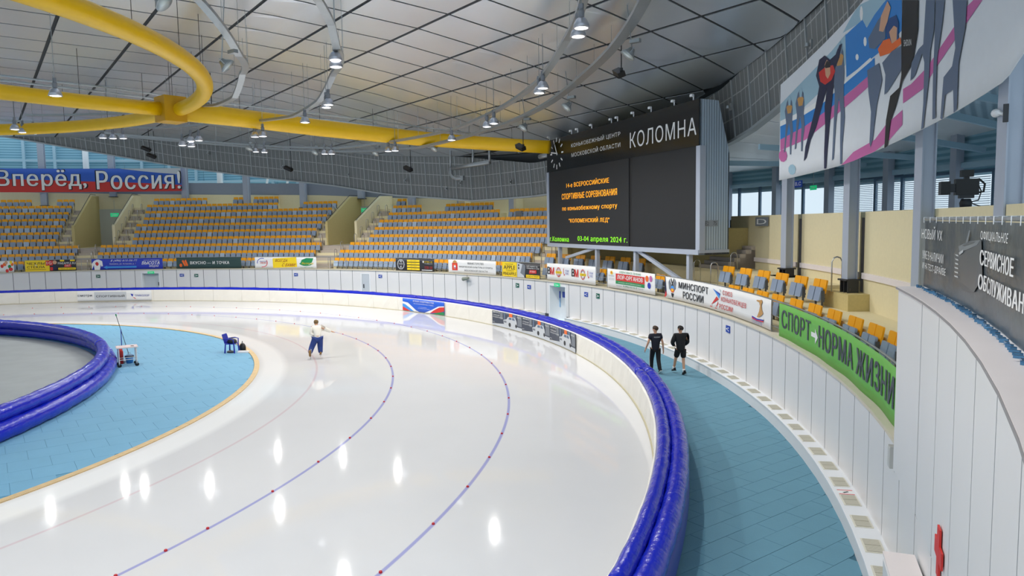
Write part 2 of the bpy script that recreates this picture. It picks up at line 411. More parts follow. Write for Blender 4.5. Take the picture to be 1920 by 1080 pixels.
VENT = g.mesh('vent', [VENTW, VENTD])
for k in range(70):
    t = 18.99+1.482*(k-1)
    if min(DOORS[2])-.9 < t < max(DOORS[2])+.9: continue
    put('vent', VENT, bn, P(38.835, t, .372), math.radians(t))

# ---- the taller wall by the camera
TH_HI = 17.3; R_HI = 38.90
hwall = struct('wall_high')
MB().sector(R_HI+.010, R_HI+.5, 2.0, 4.64, -6, TH_HI-.1, 60).build('backing', SEAM, hwall)
pan = MB(); pan.box((0, 0, 0), (.06, math.radians(DTH)*R_HI-.034, 2.64)); HP = pan.mesh('panel', WALLW)
t = 14.82+DTH/2
MB().sector(R_HI, R_HI+.06, 2.02, 4.66, 14.83+.01, TH_HI, 3).build('panel', WALLW, hwall)
for k in range(1, 12): put('panel', HP, hwall, P(R_HI+.03, t-DTH*k, 3.34), math.radians(t-DTH*k))
MB().sector(R_HI, R_HI+.5, 2.0, 4.66, TH_HI, TH_HI+.12, 1).build('end_panel', WALLW, hwall)
MB().ring(frange(-6, TH_HI+.15, 16), lambda a: [(R_HI-.03, 4.66), (R_HI+.75, 4.66), (R_HI+.75, 4.71), (R_HI-.03, 4.70)]).build('ledge', PINK, hwall)
MB().ring(frange(-6, TH_HI+.15, 16), lambda a: [(R_HI-.035, 4.668), (R_HI+.0, 4.668), (R_HI+.0, 4.695), (R_HI-.035, 4.695)]).build('ledge_edge', M('edge_grey', srgb(150, 146, 146), .6), hwall)

# ---- doors in the track wall
def door(i, name, a, b, ztop, recess, leaf_mat, leaf):
    d = struct(name); a, b = max(a, b), min(a, b)
    MB().sector(R_WALL-.01, R_WALL+.06, ztop, Z_WALL, a, b, 2).build('header', WALLW, d)
    q = MB(); w = .18
    q.sector(R_WALL-.012, R_WALL+recess, 0, ztop, a, a-w, 1); q.sector(R_WALL-.012, R_WALL+recess, 0, ztop, b+w, b, 1); q.sector(R_WALL-.012, R_WALL+recess, ztop-.08, ztop, a, b, 2)
    q.build('door_frame', WHITE, d)
    l = MB().sector(R_WALL+recess-.05, R_WALL+recess, 0, ztop-.08, leaf[0], leaf[1], 2).build('door_leaf', leaf_mat, d)
    MB().sector(R_WALL+recess-.02, R_WALL+recess+.05, 0, ztop, a, b, 2).build('reveal', WHITE, d)
    MB().box(P(R_WALL+recess-.08, leaf[1]+.25 if i != 1 else leaf[0]-.25, 1.05), (.06, .05, .3), math.radians(b)).build('door_handle', DARKM, l)
    return d
DOORG = M('door_grey', srgb(196, 202, 208), .5); DOORC = M('door_cream', srgb(222, 224, 214), .5)
a, b = max(DOORS[0]), min(DOORS[0]); door(0, 'door_1', a, b, 2.05, .35, DOORG, (a-.2, b+.2))
a, b = max(DOORS[1]), min(DOORS[1]); door(1, 'door_2', a, b, 2.05, .06, DOORG, (a-.2, b+.2))
a, b = max(DOORS[2]), min(DOORS[2]); D3 = door(2, 'door_3', a, b, 2.12, .75, DOORC, (a-1.0, b+.2))

# ---- stand: tiers, aisles, openings
stand = struct('floor_stand')
VOM = [(100.9, 104.9, 99.3, 106.7), (131.7, 136.2, 130.2, 137.9)]        # opening from, to; with side stairs from, to
LOW = [(101.5, 104.6), (133.0, 135.1), (71.0, 73.2)]                      # stairs below the openings
def nrows(t): return 7 if t < 84 else 8 if t < 98 else 9 if t < 115 else 10
def rback(t):
    if t >= 70: return TIER0+DEPTH*nrows(t)+.35
    return lerp(t, [15, 24, 30, 36, 43, 50, 69.9], [40.7, 41.3, 41.75, 42.2, 42.8, 43.5, 45.0])
for k in range(11):
    r0 = R_WALL+.1 if k == 0 else TIER0+DEPTH*(k-1); r1 = TIER0+DEPTH*k
    if k < 2: segs = [(17.35, 148)] if k == 0 else [(17.35, 148)]
    else: segs = [(70, 148)]
    if k >= 3:
        segs = []; last = 70
        for a, b, _, _ in VOM: segs.append((last, a)); last = b
        segs.append((last, 148))
    for a, b in segs:
        lim = [x for x in (84, 98, 115) if a < x < b]; e = [a]+lim+[b]
        for i in range(len(e)-1):
            if k < 2 or k < nrows((e[i]+e[i+1])/2):
                MB().sector(r0, r1+.02, zk(k)-(1.0 if k else .16), zk(k)-(.001*k), e[i], e[i+1]).build('tier', BEIGE, stand)
# landing behind the two front rows on the near side
MB().ring(frange(17.3, 70, 30), lambda t: [(TIER0+DEPTH*.98, 1.5), (rback(t)+.2, 1.5), (rback(t)+.2, zk(1)+.002), (TIER0+DEPTH*.98, zk(1)+.002)]).build('landing', BEIGE, stand)
MB().ring(frange(37.5, 70, 24), lambda t: [(41.75, 2.6), (rback(t)+.1, 2.6), (rback(t)+.1, zk(2)), (41.75, zk(2))]).build('landing', BEIGE, stand)
MB().ring(frange(50, 70, 14), lambda t: [(42.5, 3.2), (rback(t)+.1, 3.2), (rback(t)+.1, zk(5)), (42.5, zk(5))]).build('retaining_block', BEIGE2, stand)
st = MB()
stairs = [(a, b, 0, 3) for a, b in LOW[:2]]+[(71.2, 73.0, 0, 6)]
for va, vb, ua, ub in VOM: stairs += [(ua+.1, va-.25, 3, nrows(va)-1), (vb+.25, ub-.1, 3, nrows(vb)-1)]
for a, b, k0, k1 in stairs:
    for k in range(k0, k1):
        r1 = TIER0+DEPTH*k; n = 3
        for s in range(1, n):
            MB().sector(r1-DEPTH*.62*(n-s)/n, r1+.03, zk(k)-.01, zk(k)+RISE*s/n, a, b, 1).build('step', STEPG, stand)
# opening floors, ramp walls, door panels
for vi, (va, vb, ua, ub) in enumerate(VOM):
    rb = rback((va+vb)/2); z0 = zk(3)
    MB().sector(TIER0+DEPTH*2, rb, z0-.9, z0-.02, va, vb, 3).build('opening_floor', STEPG, stand)
    for side in (va, vb):
        s = MB(); dt = .32; t0, t1 = (side-dt/2, side+dt/2)
        n = zk(nrows(side))
        prof = [(43.1, z0), (43.1, 6.1), (43.6, 6.35), (rb-1.7, n+.55), (rb, n+.6), (rb, z0)]
        vs = [P(r, t0, z) for r, z in prof]+[P(r, t1, z) for r, z in prof]; L = len(prof)
        s.add(vs, [tuple(range(L)), tuple(reversed(range(L, 2*L)))]+[(i, i+L, (i+1) % L+L, (i+1) % L) for i in range(L)])
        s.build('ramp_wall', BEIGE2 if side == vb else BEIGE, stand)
        MB().tube([P(43.15, side, 6.2), P(43.6, side, 6.5), P(rb-1.7, side, n+.72), P(rb-.4, side, n+.72)], .025, 6).build('handrail', DARKM, stand)

# ---- back wall of the stand
bw = struct('wall_back')
def zbeige(t): return lerp(t, [15, 69.9, 70, 92, 100, 110, 120, 145], [5.88, 5.88, 7.6, 7.9, 8.16, 8.67, 8.92, 9.43])
def zgrey(t): return lerp(t, [70, 98, 107, 120, 145], [8.6, 9.3, 9.64, 10.07, 10.5])
for a, b in ((70, 84), (84, 98), (98, 115), (115, 148)):
    MB().ring(frange(a, b, 10), lambda t: [(rback((a+b)/2), 3.5), (rback((a+b)/2)+.2, 3.5), (rback((a+b)/2)+.2, zbeige(t)), (rback((a+b)/2), zbeige(t))]).build('beige_wall', BEIGE, bw)
    MB().ring(frange(a, b, 10), lambda t: [(rback((a+b)/2)+.03, zbeige(t)), (rback((a+b)/2)+.25, zbeige(t)), (rback((a+b)/2)+.25, zgrey(t)), (rback((a+b)/2)+.03, zgrey(t))]).build('grey_band', GREYW, bw)
DOORV = M('opening_panel', srgb(198, 200, 192), .6)
for vi, (va, vb, ua, ub) in enumerate(VOM):
    rb = rback((va+vb)/2)
    MB().sector(rb-.12, rb, zk(3), zk(3)+(3.6 if vi else 3.4), va-.6, vb-.1, 3).build('panel', DOORV, bw)
    for dd in (-.12, .12): MB().tube([P(rb-.2, (va+vb)/2-.3+dd, zk(3)+.3), P(rb-.2, (va+vb)/2-.3+dd, zk(3)+2.2)], .03, 6).build('door_bar', GALV, bw)
wr = struct('wall_concourse')
CR = (42.35, 41.85, 41.45, 41.3)
cols_r = [TH(x, 350, r) for x, r in zip((1480, 1600, 1738, 1899), CR)]
bnds = [16.0]+sorted(c for c in cols_r)+[52.5]
for i in range(len(bnds)-1):
    a, b = bnds[i]+.25, bnds[i+1]-.25
    MB().ring(frange(a, b, 6), lambda t: [(rback(t), 2.4), (rback(t)+.15, 2.4), (rback(t)+.15, 5.88), (rback(t), 5.88)]).build('beige_panel', BEIGE, wr)
    MB().ring(frange(a, b, 6), lambda t: [(rback(t)-.07, 3.84), (rback(t), 3.84), (rback(t), 4.02), (rback(t)-.07, 4.02)]).build('cable_trunking', PINK, wr)
MB().ring(frange(16, 52.5, 20), lambda t: [(rback(t)+.05, 2.4), (rback(t)+.2, 2.4), (rback(t)+.2, 5.7), (rback(t)+.05, 5.7)]).build('wall_core', SEAM, wr)
MB().ring(frange(16, 70, 30), lambda t: [(rback(t)+.2, 4.3), (51.5, 4.3), (51.5, 4.5), (rback(t)+.2, 4.5)]).build('concourse_floor', WHITE, wr)

# ---- columns
def column(p, rz, z0, z1, w=.46, name='column'):
    o = struct('column'); o.location = p; o.rotation_euler = (0, 0, rz)
    h = z1-z0; zc = (z0+z1)/2; q = MB()
    q.box((-w/2+.015, 0, zc), (.03, w, h)); q.build('flange', COLM, o)
    q = MB(); q.box((w/2-.015, 0, zc), (.03, w, h)); q.build('flange', COLM, o)
    q = MB(); q.box((0, 0, zc), (w-.06, w*.6, h)); q.build('web', COLM, o)
    q = MB(); q.box((0, 0, z0), (w+.16, w+.16, .05)); q.build('base_plate', DARKM, o)
    return o
for i, (t, r) in enumerate(zip(cols_r, CR)):
    c = column(P(r-.05, t, 0), math.radians(t+6), 3.80, 15.5, .33)
    q = MB()
    for yy in (-.2, 0, .2): q.box((0, yy, 3.6), (.36, .03, .42))
    q.build('base_fins', DARKM, c)
    for yy in (-.2, .2):
        q = MB(); q.box((-.1, yy, 3.5), (.03, .03, .1)); q.build('anchor_bolt', STEEL, c)
t = cols_r[1]; MB().sector(41.45, 42.5, zk(1), 3.40, t-1.0, t+1.6, 2).build('plinth', BEIGE2, stand)
t = cols_r[0]; MB().sector(41.9, 43, zk(2), 3.42, t-1.0, t+1.2, 2).build('plinth', BEIGE, stand)
COLS_FAR = []
for x, R, z0 in ((84, 49, 8.1), (214, 49.2, 8.9), (349, 49, 8.2), (464.5, 48.2, 7.5), (570.5, 48.2, 7.5), (679.5, 48.3, 8.2), (774, 47.3, 7.0), (867, 47.3, 6.5), (965, 46.4, 6.2)):
    t = TH(x, 370, R); COLS_FAR.append((t, R-.15)); column(P(R-.15, t, 0), math.radians(t), z0, lerp(t, [70, 100, 120, 145], [9.2, 11.0, 12.6, 15]), .52)
for x, R in ((872, 47.1), (969, 46.4)):
    t = TH(x, 370, R); MB().sector(R-.4, R+.4, 5.8, 7.9, t-.35, t+.5, 1).build('beige_pier', BEIGE, bw)

# ---- outer facade beyond the concourse
fa = struct('wall_facade')
for i in range(14):
    a = 97+i*4.2
    MB().sector(53.5, 53.7, 8.6, 17.5, a, a+4.15, 2).build('cladding_panel', CLAD, fa)
STB = M('steel_blue', srgb(168, 200, 216), .5)
for i in range(20):
    a = 98+i*2.9; q = MB(); q.box(P(53.1, a, 12.5), (.3, .25, 9.5), math.radians(a)); q.build('facade_post', STB, fa)
for z in (10.4, 12.6):
    MB().sector(52.95, 53.2, z, z+.2, 97, 156).build('facade_rail', STB, fa)
for x in (160, 410):
    t = TH(x, 290, 51.5); q = MB(); q.lathe([(.28, 7.5), (.28, 15)], P(51.5, t, 0), 14); q.build('round_post', WHITE, fa, True)
for x0, x1 in ((498, 508), (536, 548), (560, 590), (600, 612)):
    ta, tb = TH(x0, 345, 52.5), TH(x1, 320, 52.5); q = MB(); q.beam(P(52.5, ta, 9.6), P(52.5, tb, 12.2), .18); q.build('facade_brace', WHITE, fa)
# concourse side: windows with blinds under the soffit
FRM = M('window_frame', srgb(88, 116, 140), .5); BLN = M('blind_slat', srgb(226, 236, 244), .4)
nwin = 0
R_F = 50.0
for i in range(27):
    a = 14.5+i*1.95; b = a+1.95; nwin += 1
    o = struct('window_%d' % nwin); zb, zt = 4.5, lerp(a, [15, 42, 60], [7.3, 7.5, 7.85])
    q = MB()
    q.sector(R_F, R_F+.12, zb, zt, a, a+.16, 1); q.sector(R_F, R_F+.12, zb, zb+.12, a, b, 1); q.sector(R_F, R_F+.12, zt-.12, zt, a, b, 1)
    q.build('window_frame', FRM, o)
    if a < 58:
        q = MB()
        for s in range(int((zt-zb-.3)/.085)):
            zz = zb+.15+s*.085
            q.ring([a+.2, b-.03], lambda t: [(R_F-.03, zz), (R_F+.02, zz+.034), (R_F+.023, zz+.029), (R_F-.027, zz-.005)])
        if not (53.0 < a < 56.5 or a > 56.5): q.build('blind', BLN, o)
    MB().sector(R_F+.05, R_F+.06, zb+.1, zt-.1, a+.15, b, 1).build('pane', None or M('pane_glass', (.9, .96, 1), .03, 0), o)
gm = MATS['pane_glass']; b_ = gm.node_tree.nodes['Principled BSDF']; b_.inputs['Alpha'].default_value = .08
def zfb(t): return lerp(t, [10, 15, 20, 28, 33, 37, 42, 47, 60, 76, 85, 97, 104.5, 114.5, 123.5, 143, 160], [14.0, 13.9, 13.2, 12, 11.3, 10.8, 10.1, 9.3, 8.2, 7.6, 7.5, 8.3, 9.25, 10.25, 11.25, 14.1, 15.5])
def zft(t): return max(zfb(t)+.4, lerp(t, [10, 36, 40, 45, 50, 63, 76, 91.5, 105.5, 120, 138, 160], [14.3, 14, 13.2, 12.2, 11.4, 10.2, 9.8, 11.35, 12.95, 14.0, 14.3, 15.9]))
def rfb(t): return lerp(t, [15, 30, 45, 60, 75, 90, 110, 150], [40.6, 41.2, 41.7, 42.4, 43, 43.5, 44, 44.5])
wu = struct('wall_concourse_upper')
MB().ring(frange(14, 70, 28), lambda t: [(R_F+.02, lerp(t, [15, 42, 60], [7.3, 7.5, 7.85])), (R_F+.2, 7.3), (R_F+.2, 10.5), (R_F, 10.5)]).build('upper_cladding', CLAD, wu)
for i in range(12):
    a = 16+i*4.6; q = MB(); q.box(P(R_F-.35, a, 7), (.34, .34, 5.5), math.radians(a)); q.build('facade_post', COLM, wu)
for z in (7.6,): MB().sector(R_F-.3, R_F-.1, z, z+.22, 14, 70).build('facade_rail', STB, wu)
FOIL = M('soffit_foil', srgb(246, 250, 252), .35, .0, bump=.5, bscale=1.2)
rw = struct('wall_daylight_block')  # plain unseen wall, added to keep daylight from flooding in behind the camera
for i in range(18): MB().sector(47, 47.2, -.1, 15.2, 148+i*10, 157.9+i*10).build('wall_panel', WALLW, rw)
so = struct('ceiling_concourse')
for i in range(14):
    a = 12+i*4.2
    MB().ring(frange(a, a+4.1, 2), lambda t: [(rfb(t)+.35, zfb(t)+.15), (R_F+.1, lerp(t, [15, 35, 48, 70], [9.8, 9.3, 8.6, 8.6])), (R_F+.1, 11.5), (rfb(t)+.35, zfb(t)+.35)]).build('soffit_panel', SOFF if a < 40 else FOIL, so)
for x0, x1, zz in ((1455, 1960, 0), ):
    pass
for i in range(9):
    a = 18+i*4; q = MB(); q.beam(P(42.2, a, zfb(a)-.8 if a > 36 else 9.6), P(R_F-.3, a, 8.2), .14, .22); q.build('cross_beam', STB, so)

# ---- perforated band round the roof edge
def perforated():
    m = bpy.data.materials.new('perforated_band'); m.use_nodes = True; nt = m.node_tree; b = nt.nodes['Principled BSDF']; L = nt.links
    uv = nt.nodes.new('ShaderNodeTexCoord'); sx = nt.nodes.new('ShaderNodeSeparateXYZ'); L.new(uv.outputs['UV'], sx.inputs[0])
    def grid(out, f, wdt):
        mu = nt.nodes.new('ShaderNodeMath'); mu.operation = 'MULTIPLY'; mu.inputs[1].default_value = f; L.new(out, mu.inputs[0])
        fr_ = nt.nodes.new('ShaderNodeMath'); fr_.operation = 'FRACT'; L.new(mu.outputs[0], fr_.inputs[0])
        pp = nt.nodes.new('ShaderNodeMath'); pp.operation = 'PINGPONG'; pp.inputs[1].default_value = .5; L.new(fr_.outputs[0], pp.inputs[0])
        lt = nt.nodes.new('ShaderNodeMath'); lt.operation = 'LESS_THAN'; lt.inputs[1].default_value = wdt; L.new(pp.outputs[0], lt.inputs[0]); return lt.outputs[0]
    a = grid(sx.outputs[0], 4, .05); c = grid(sx.outputs[1], 2.9, .03)
    mxm = nt.nodes.new('ShaderNodeMath'); mxm.operation = 'MAXIMUM'; L.new(a, mxm.inputs[0]); L.new(c, mxm.inputs[1])
    mx = nt.nodes.new('ShaderNodeMix'); mx.data_type = 'RGBA'; mx.inputs[6].default_value = (*srgb(132, 136, 136), 1); mx.inputs[7].default_value = (*srgb(190, 192, 192), 1)
    L.new(mxm.outputs[0], mx.inputs[0])
    d = grid(sx.outputs[1], 60, .22); mx2 = nt.nodes.new('ShaderNodeMix'); mx2.data_type = 'RGBA'; mx2.inputs[7].default_value = (*srgb(80, 84, 86), 1)
    sc_ = nt.nodes.new('ShaderNodeMath'); sc_.operation = 'MULTIPLY'; sc_.inputs[1].default_value = .55; L.new(d, sc_.inputs[0])
    L.new(sc_.outputs[0], mx2.inputs[0]); L.new(mx.outputs[2], mx2.inputs[6]); L.new(mx2.outputs[2], b.inputs['Base Color'])
    b.inputs['Roughness'].default_value = .5; b.inputs['Metallic'].default_value = .3; return m
PERF = perforated(); band = struct('wall_band'); TRIM = M('band_trim', srgb(170, 176, 178), .4, .4)
NB = 62; tb0 = 16.0; dtb = (150-tb0)/NB
for i in range(NB):
    a = tb0+i*dtb; b = a+dtb-.05; q = MB()
    vs = []; uv = []
    for t, u in ((a, 0), ((a+b)/2, .5), (b, 1)):
        for v in (0, 1):
            for dr in (0, .06): vs.append(P(rfb(t)+dr+.25*(1-v), t, zfb(t)+(zft(t)-zfb(t))*v)); uv.append((u, v*(zft(t)-zfb(t))/2.6))
    q.add(vs, [(0, 2, 6, 4), (4, 6, 10, 8), (1, 5, 7, 3), (5, 9, 11, 7), (0, 1, 3, 2), (8, 10, 11, 9), (0, 4, 5, 1), (4, 8, 9, 5), (2, 3, 7, 6), (6, 7, 11, 10)]); q.uv = uv
    q.build('band_panel', PERF, band)
    if i % 1 == 0:
        MB().beam(P(rfb(a)-.02+.25, a-.02, zfb(a)), P(rfb(a)-.02, a-.02, zft(a)), .07, .05).build('band_rib', TRIM, band)
for i in range(31):
    a, b = tb0+i*2*dtb, tb0+(i+1)*2*dtb
    MB().ring(frange(a, b, 2), lambda t: [(rfb(t)+.12, zfb(t)-.10), (rfb(t)+.42, zfb(t)-.10), (rfb(t)+.42, zfb(t)+.02), (rfb(t)+.12, zfb(t)+.02)]).build('band_sill', TRIM, band)

# ---- roof: foil panels on a dark backing
cs = [-60, 0, 22, 27, 31, 35, 39, 42, 44, 50]; cz = [14.2, 14.2, 14, 13.7, 13.2, 12.5, 11.6, 10.9, 10.2, 8.2]
def zc(p): return lerp(p.dot(AX), cs, cz)
ce = struct('ceiling'); q = MB()
rr = frange(0, 1, 24); tt = frange(-60, 240, 100); vs = []
for t in tt:
    for k in rr:
        p = P(k*(rfb(t)+.3), t); vs.append(p+Vector((0, 0, zc(p)+.04)))
q.add(vs, [(i*25+j, i*25+j+1, (i+1)*25+j+1, (i+1)*25+j) for i in range(100) for j in range(24)]); q.build('roof_backing', CEILJ, ce)
cells = []
for i in range(-10, 15):
    for j in range(-19, 19):
        s0, t0 = i*3.0, j*2.4-.35
        c = AX*(s0+1.5)+AT*(t0+1.2); th = math.degrees(math.atan2(c.y, c.x))
        if c.length > rfb(th)+1.6: continue
        if th < -60 and c.length > 12: continue
        pts = []; out = 0
        for (u0, v0), (u1, v1) in (((0, 0), (1, 0)), ((1, 0), (1, 1)), ((1, 1), (0, 1)), ((0, 1), (0, 0))):
            for e in (0, .25, .5, .75):
                u = u0+(u1-u0)*e; v = v0+(v1-v0)*e
                p = AX*(s0+.075+2.85*u)+AT*(t0+.06+2.28*v); th2 = math.degrees(math.atan2(p.y, p.x)); L = p.length
                if L > rfb(th2)-.02: p = p*((rfb(th2)-.02)/L); out += 1
                pts.append(p+Vector((0, 0, zc(p))))
        if out > 14: continue
        cells.append((shown([pts[0], pts[4], pts[8], pts[12]]), pts))
cells.sort(key=lambda c: -c[0]); rest = MB()
for k, (sz, p) in enumerate(cells):
    vs = p+[x+Vector((0, 0, .03)) for x in p]; fs = [(0, 15, 14, 2, 1), (2, 14, 10, 6), (2, 6, 5, 4, 3), (14, 13, 12, 11, 10), (10, 9, 8, 7, 6)]+[(n, (n+1) % 16, (n+1) % 16+16, n+16) for n in range(16)]
    if k < 300 and sz > 0: MB().add(vs, fs).build('ceiling_panel', CEIL, ce)
    else: rest.add(vs, fs)
tag(rest.build('ceiling_panel_field', CEIL, ce), kind='stuff')
BKD = M('roof_edge_dark', srgb(40, 44, 46), .8)
MB().ring(frange(-60, 240, 150), lambda t: [(rfb(t)+.36, zft(t)-.5), (rfb(t)+.5, zft(t)-.5), (rfb(t)+.5, max(15., zft(t)+.5)), (rfb(t)+.36, max(15., zft(t)+.5))], caps=False).build('roof_edge', BKD, ce)

# ================================================================== THINGS
# ---- crash pads, inflatable tubes
PADT0, PADN, PADD = 12.2, 32, 4.2
for i in range(PADN):
    a = PADT0+i*PADD; b = a+PADD-.03
    mid = (a+b)/2; lab = 'white vinyl crash pad standing bare on the ice edge under blue inflatable tubes'; grp = 'bare white crash pads round the ice'
    for xa, ya, xb, yb, nm in ((145, 555, 284, 553, 'the white television banner'), (755, 567, 833, 578, 'the bright blue cup banner'), (923, 594, 1079, 642, 'the dark silver car banners')):
        if TH(xb, yb, 35.1)-.8 < mid < TH(xa, ya, 35.1)+.8: lab = 'white vinyl crash pad mostly hidden behind %s' % nm; grp = 'crash pads behind %s' % nm
    o = thing('crash_pad', lab, 'crash pad', P(35.2, mid, 0), 0, grp)
    off = -P(35.2, (a+b)/2, 0)
    def shift(m):
        m.v = [tuple(Vector(v)+off) for v in m.v]; return m
    shift(MB().ring(frange(a, b, 6), lambda t: [(35.16+.012*math.sin(t*9.1+1), .02), (35.22, .02), (35.22, .88), (35.19, .90), (35.15+.012*math.sin(t*7.3), .86), (35.15+.02*math.sin(t*5.7), .45)])).build('cover', WHITEP, o)
    shift(MB().sector(35.13, 35.3, .0, .035, a, b, 4)).build('base_strip', M('pad_base', srgb(186, 178, 150), .7), o)
def inflatable(name, label, pts_list, group, mat=BLUEP, seams=None):
    o = thing(name, label, 'inflatable tube', (0, 0, 0), 0, group); c = sum(pts_list[0][0], Vector())/len(pts_list[0][0]); c.z = 0; o.location = c
    for pts, rad in pts_list:
        n = len(pts); rr = [rad*(1+.035*math.sin(i*1.9)+.02*math.sin(i*.7)) for i in range(n)]
        MB().tube([p-c for p in pts], rr, 14).build('tube', mat, o, True)
    return o
for i in range(6):
    a = 13.2+i*22.5; b = min(a+22.43, 149); n = int((b-a)*2.6)
    o = inflatable('inflatable_barrier', 'pair of long glossy blue inflatable tubes lying behind the white crash pads', [([P(35.36, t, .93+.006*math.sin(t*3)) for t in frange(a, b, n)], .15), ([P(35.68, t, .86+.008*math.sin(t*2)) for t in frange(a, b, n)], .195)], 'blue tubes round the ice')
    c = o.location
    m = MB().ring(frange(a, b, 30), lambda t: [(35.38, 0), (35.80, 0), (35.88, .35), (35.86, .75), (35.7, .9), (35.38, .85)]); m.v = [tuple(Vector(v)-c) for v in m.v]; m.build('skirt', M('blue_skirt', srgb(36, 50, 150), .45, noise=.08, scale=3), o, True)
for i in range(4):
    a = -20+i*45; b = a+44.9; n = 70
    inflatable('inflatable_fence', 'two stacked blue inflatable tubes fencing the grey court inside the blue floor', [([court(22.20, t, .25) for t in frange(a, b, n)], .26), ([court(21.98, t, .66) for t in frange(a, b, n)], .24)], 'blue tubes round the grey court')
# ---- lane marker blocks
REDB = M('marker_red', srgb(196, 30, 40), .5); mk = MB(); mk.lathe([(.0, 0), (.03, 0), (.03, .025), (.022, .035), (0, .035)], n=10); MK = mk.mesh('lane_marker', REDB)
def marker(r, t, which):
    o = put('lane_marker', MK, None, P(r, t, 0), 0); tag(o, 'small red rubber lane block on the %s blue line of the ice' % which, 'lane block', 'red blocks on the %s blue line' % which)
for i in range(29): marker(27.16, 20.0+4.2027*i, 'inner')
for i in range(6): marker(27.16, 15.8-2.1*i, 'inner')
for i in range(33): marker(31.2, 14.87+3.7124*i, 'outer')

# ---- rail on the ledge, aisle hoops
rail = thing('guard_rail', 'long tubular steel guard rail on the ledge above the white wall', 'railing', P(39.3, 80, 2.3))
ro = -P(39.3, 80, 2.3)
def rel(m, off):
    m.v = [tuple(Vector(v)+off) for v in m.v]; return m
for z, r in ((3.28, .025), (2.82, .014), (2.5, .014)):
    rel(MB().tube([P(39.22, t, z) for t in frange(17.4, 148, 110)], r, 6), ro).build('rail_pipe', GALV, rail, True)
for i in range(56):
    t = 18.2+i*2.35; rel(MB().tube([P(39.22, t, 2.3), P(39.22, t, 3.28)], .018, 6), ro).build('rail_post', GALV, rail)
hp = MB(); hp.tube([(0, -.16, 0), (0, -.16, .82), (0, -.1, .92), (0, 0, .95), (0, .1, .92), (0, .16, .82), (0, .16, 0)], .022, 8); HOOP = hp.mesh('aisle_hoop', STEEL, True)
def hoop(r, t, z, label, sc_=1.0):
    o = put('aisle_hoop', HOOP, None, P(r, t, z), math.radians(t+90)); o.scale = (1, 1, sc_); tag(o, label, 'handrail', label); return o
for a, b, k0, k1 in stairs:
    for k in range(k0, k1):
        for e in (a+.1, b-.1):
            hoop(TIER0+DEPTH*(k-.45), e, zk(k), 'steel hoop handrail beside the aisle steps of the far stand' if a > 90 else 'steel hoop handrail on the steps next to the scoreboard')
for x, y0, R, z, s in ((1307, 536, 41.0, 2.9, 1.1), (1339, 536, 40.6, 2.9, 1.1), (1376, 505, 42.0, 3.2, 1.15)):
    hoop(R, TH(x, y0, R), z, 'tall steel hoop handrail on the steps by the side of the scoreboard', s)
t = TH(1580, 520, 41.62)+.35; hoop(41.55, t, 3.40, 'steel hoop handrail on the ochre plinth below a grey column', 1.15)
for tt_, base in ((49.6, zk(2)), (50.9, zk(2))):
    for s in range(6):
        MB().sector(41.8+s*.28, 42.2+s*.28+.6, base, base+.17*(s+1), tt_-.6, tt_+1.0, 1).build('step', STEPG, stand)

# ---- seats
def rpanel(w, h, th, bow=.02, rad=.05):
    """rounded panel standing in y-z, thickness along x"""
    pts = []
    for cy, cz, a0 in ((w/2-rad, h-rad, 0), (-w/2+rad, h-rad, 90), (-w/2+rad, rad, 180), (w/2-rad, rad, 270)):
        for k in range(3):
            a = math.radians(a0+45*k); pts.append((cy+rad*math.cos(a), cz+rad*math.sin(a)))
    n = len(pts); vs = [Vector((-th/2-bow*(1-(2*y/w)**2), y, z)) for y, z in pts]+[Vector((th/2-bow*(1-(2*y/w)**2), y, z)) for y, z in pts]
    return vs, [tuple(range(n)), tuple(reversed(range(n, 2*n)))]+[(i, i+n, (i+1) % n+n, (i+1) % n) for i in range(n)]
def seat_parts():
    vs, fs = rpanel(.44, .44, .05, -.015); T = Matrix.Translation((-.03, 0, .44)) @ Matrix.Rotation(math.radians(10), 4, 'Y')
    back = ([T @ v for v in vs], fs)
    vs, fs = rpanel(.42, .45, .06, .02); T = Matrix.Translation((-.20, 0, .20)) @ Matrix.Rotation(math.radians(12), 4, 'Y')
    pan_ = ([T @ v for v in vs], fs)
    f = MB(); f.box((-.06, .225, .36), (.10, .03, .36)); f.box((-.10, -.225, .36), (.10, .03, .36)); f.box((-.05, 0, .30), (.05, .45, .05)); f.box((-.02, 0, .15), (.05, .05, .30))
    return back, pan_, (f.v, f.f)
SB, SP, SF = seat_parts()
def sm(d, name, mat):
    q = MB(); q.add(*d); return q.mesh(name, mat)
MSB, MSP, MSF = sm(SB, 'backrest', SEATO), sm(SP, 'seat', SEATG), sm(SF, 'frame', SEATF)
SEATL = M('seat_pale', srgb(176, 196, 220), .45); MSPL = sm(SP, 'seat', SEATL)
spots = []        # (r, th, z, kind)
for k in range(10):
    r = TIER0+DEPTH*k-.12
    step = math.degrees(.515/r)
    for a, b in ((73.4 if k else 71.2, 99.2 if k >= 3 else 101.4), (106.8 if k >= 3 else 104.7, 130.1 if k >= 3 else 132.9), (138.0 if k >= 3 else 135.2, 147)):
        n = int((b-a)/step); t = a+step*.6
        for i in range(n):
            tt2 = a+step*(i+.5)
            if k >= nrows(tt2): continue
            if k == nrows(tt2)-1 and (tt2*1.0 % 9.5) > 6.6: continue
            if any(abs(tt2-ct)*math.radians(1)*r < .55 and abs(r-cr) < .7 for ct, cr in COLS_FAR): continue
            spots.append((r, tt2, zk(k), 'far', k))
px1 = [1033, 1061, 1088, 1116, 1143, 1172, 1200, 1365, 1397, 1431, 1465, 1501, 1537]
for x in px1:
    t = TH(x, 490, 41.2)
    for d in (-.33, .33): spots.append((41.22, t+d, zk(1), 'pair1', 1))
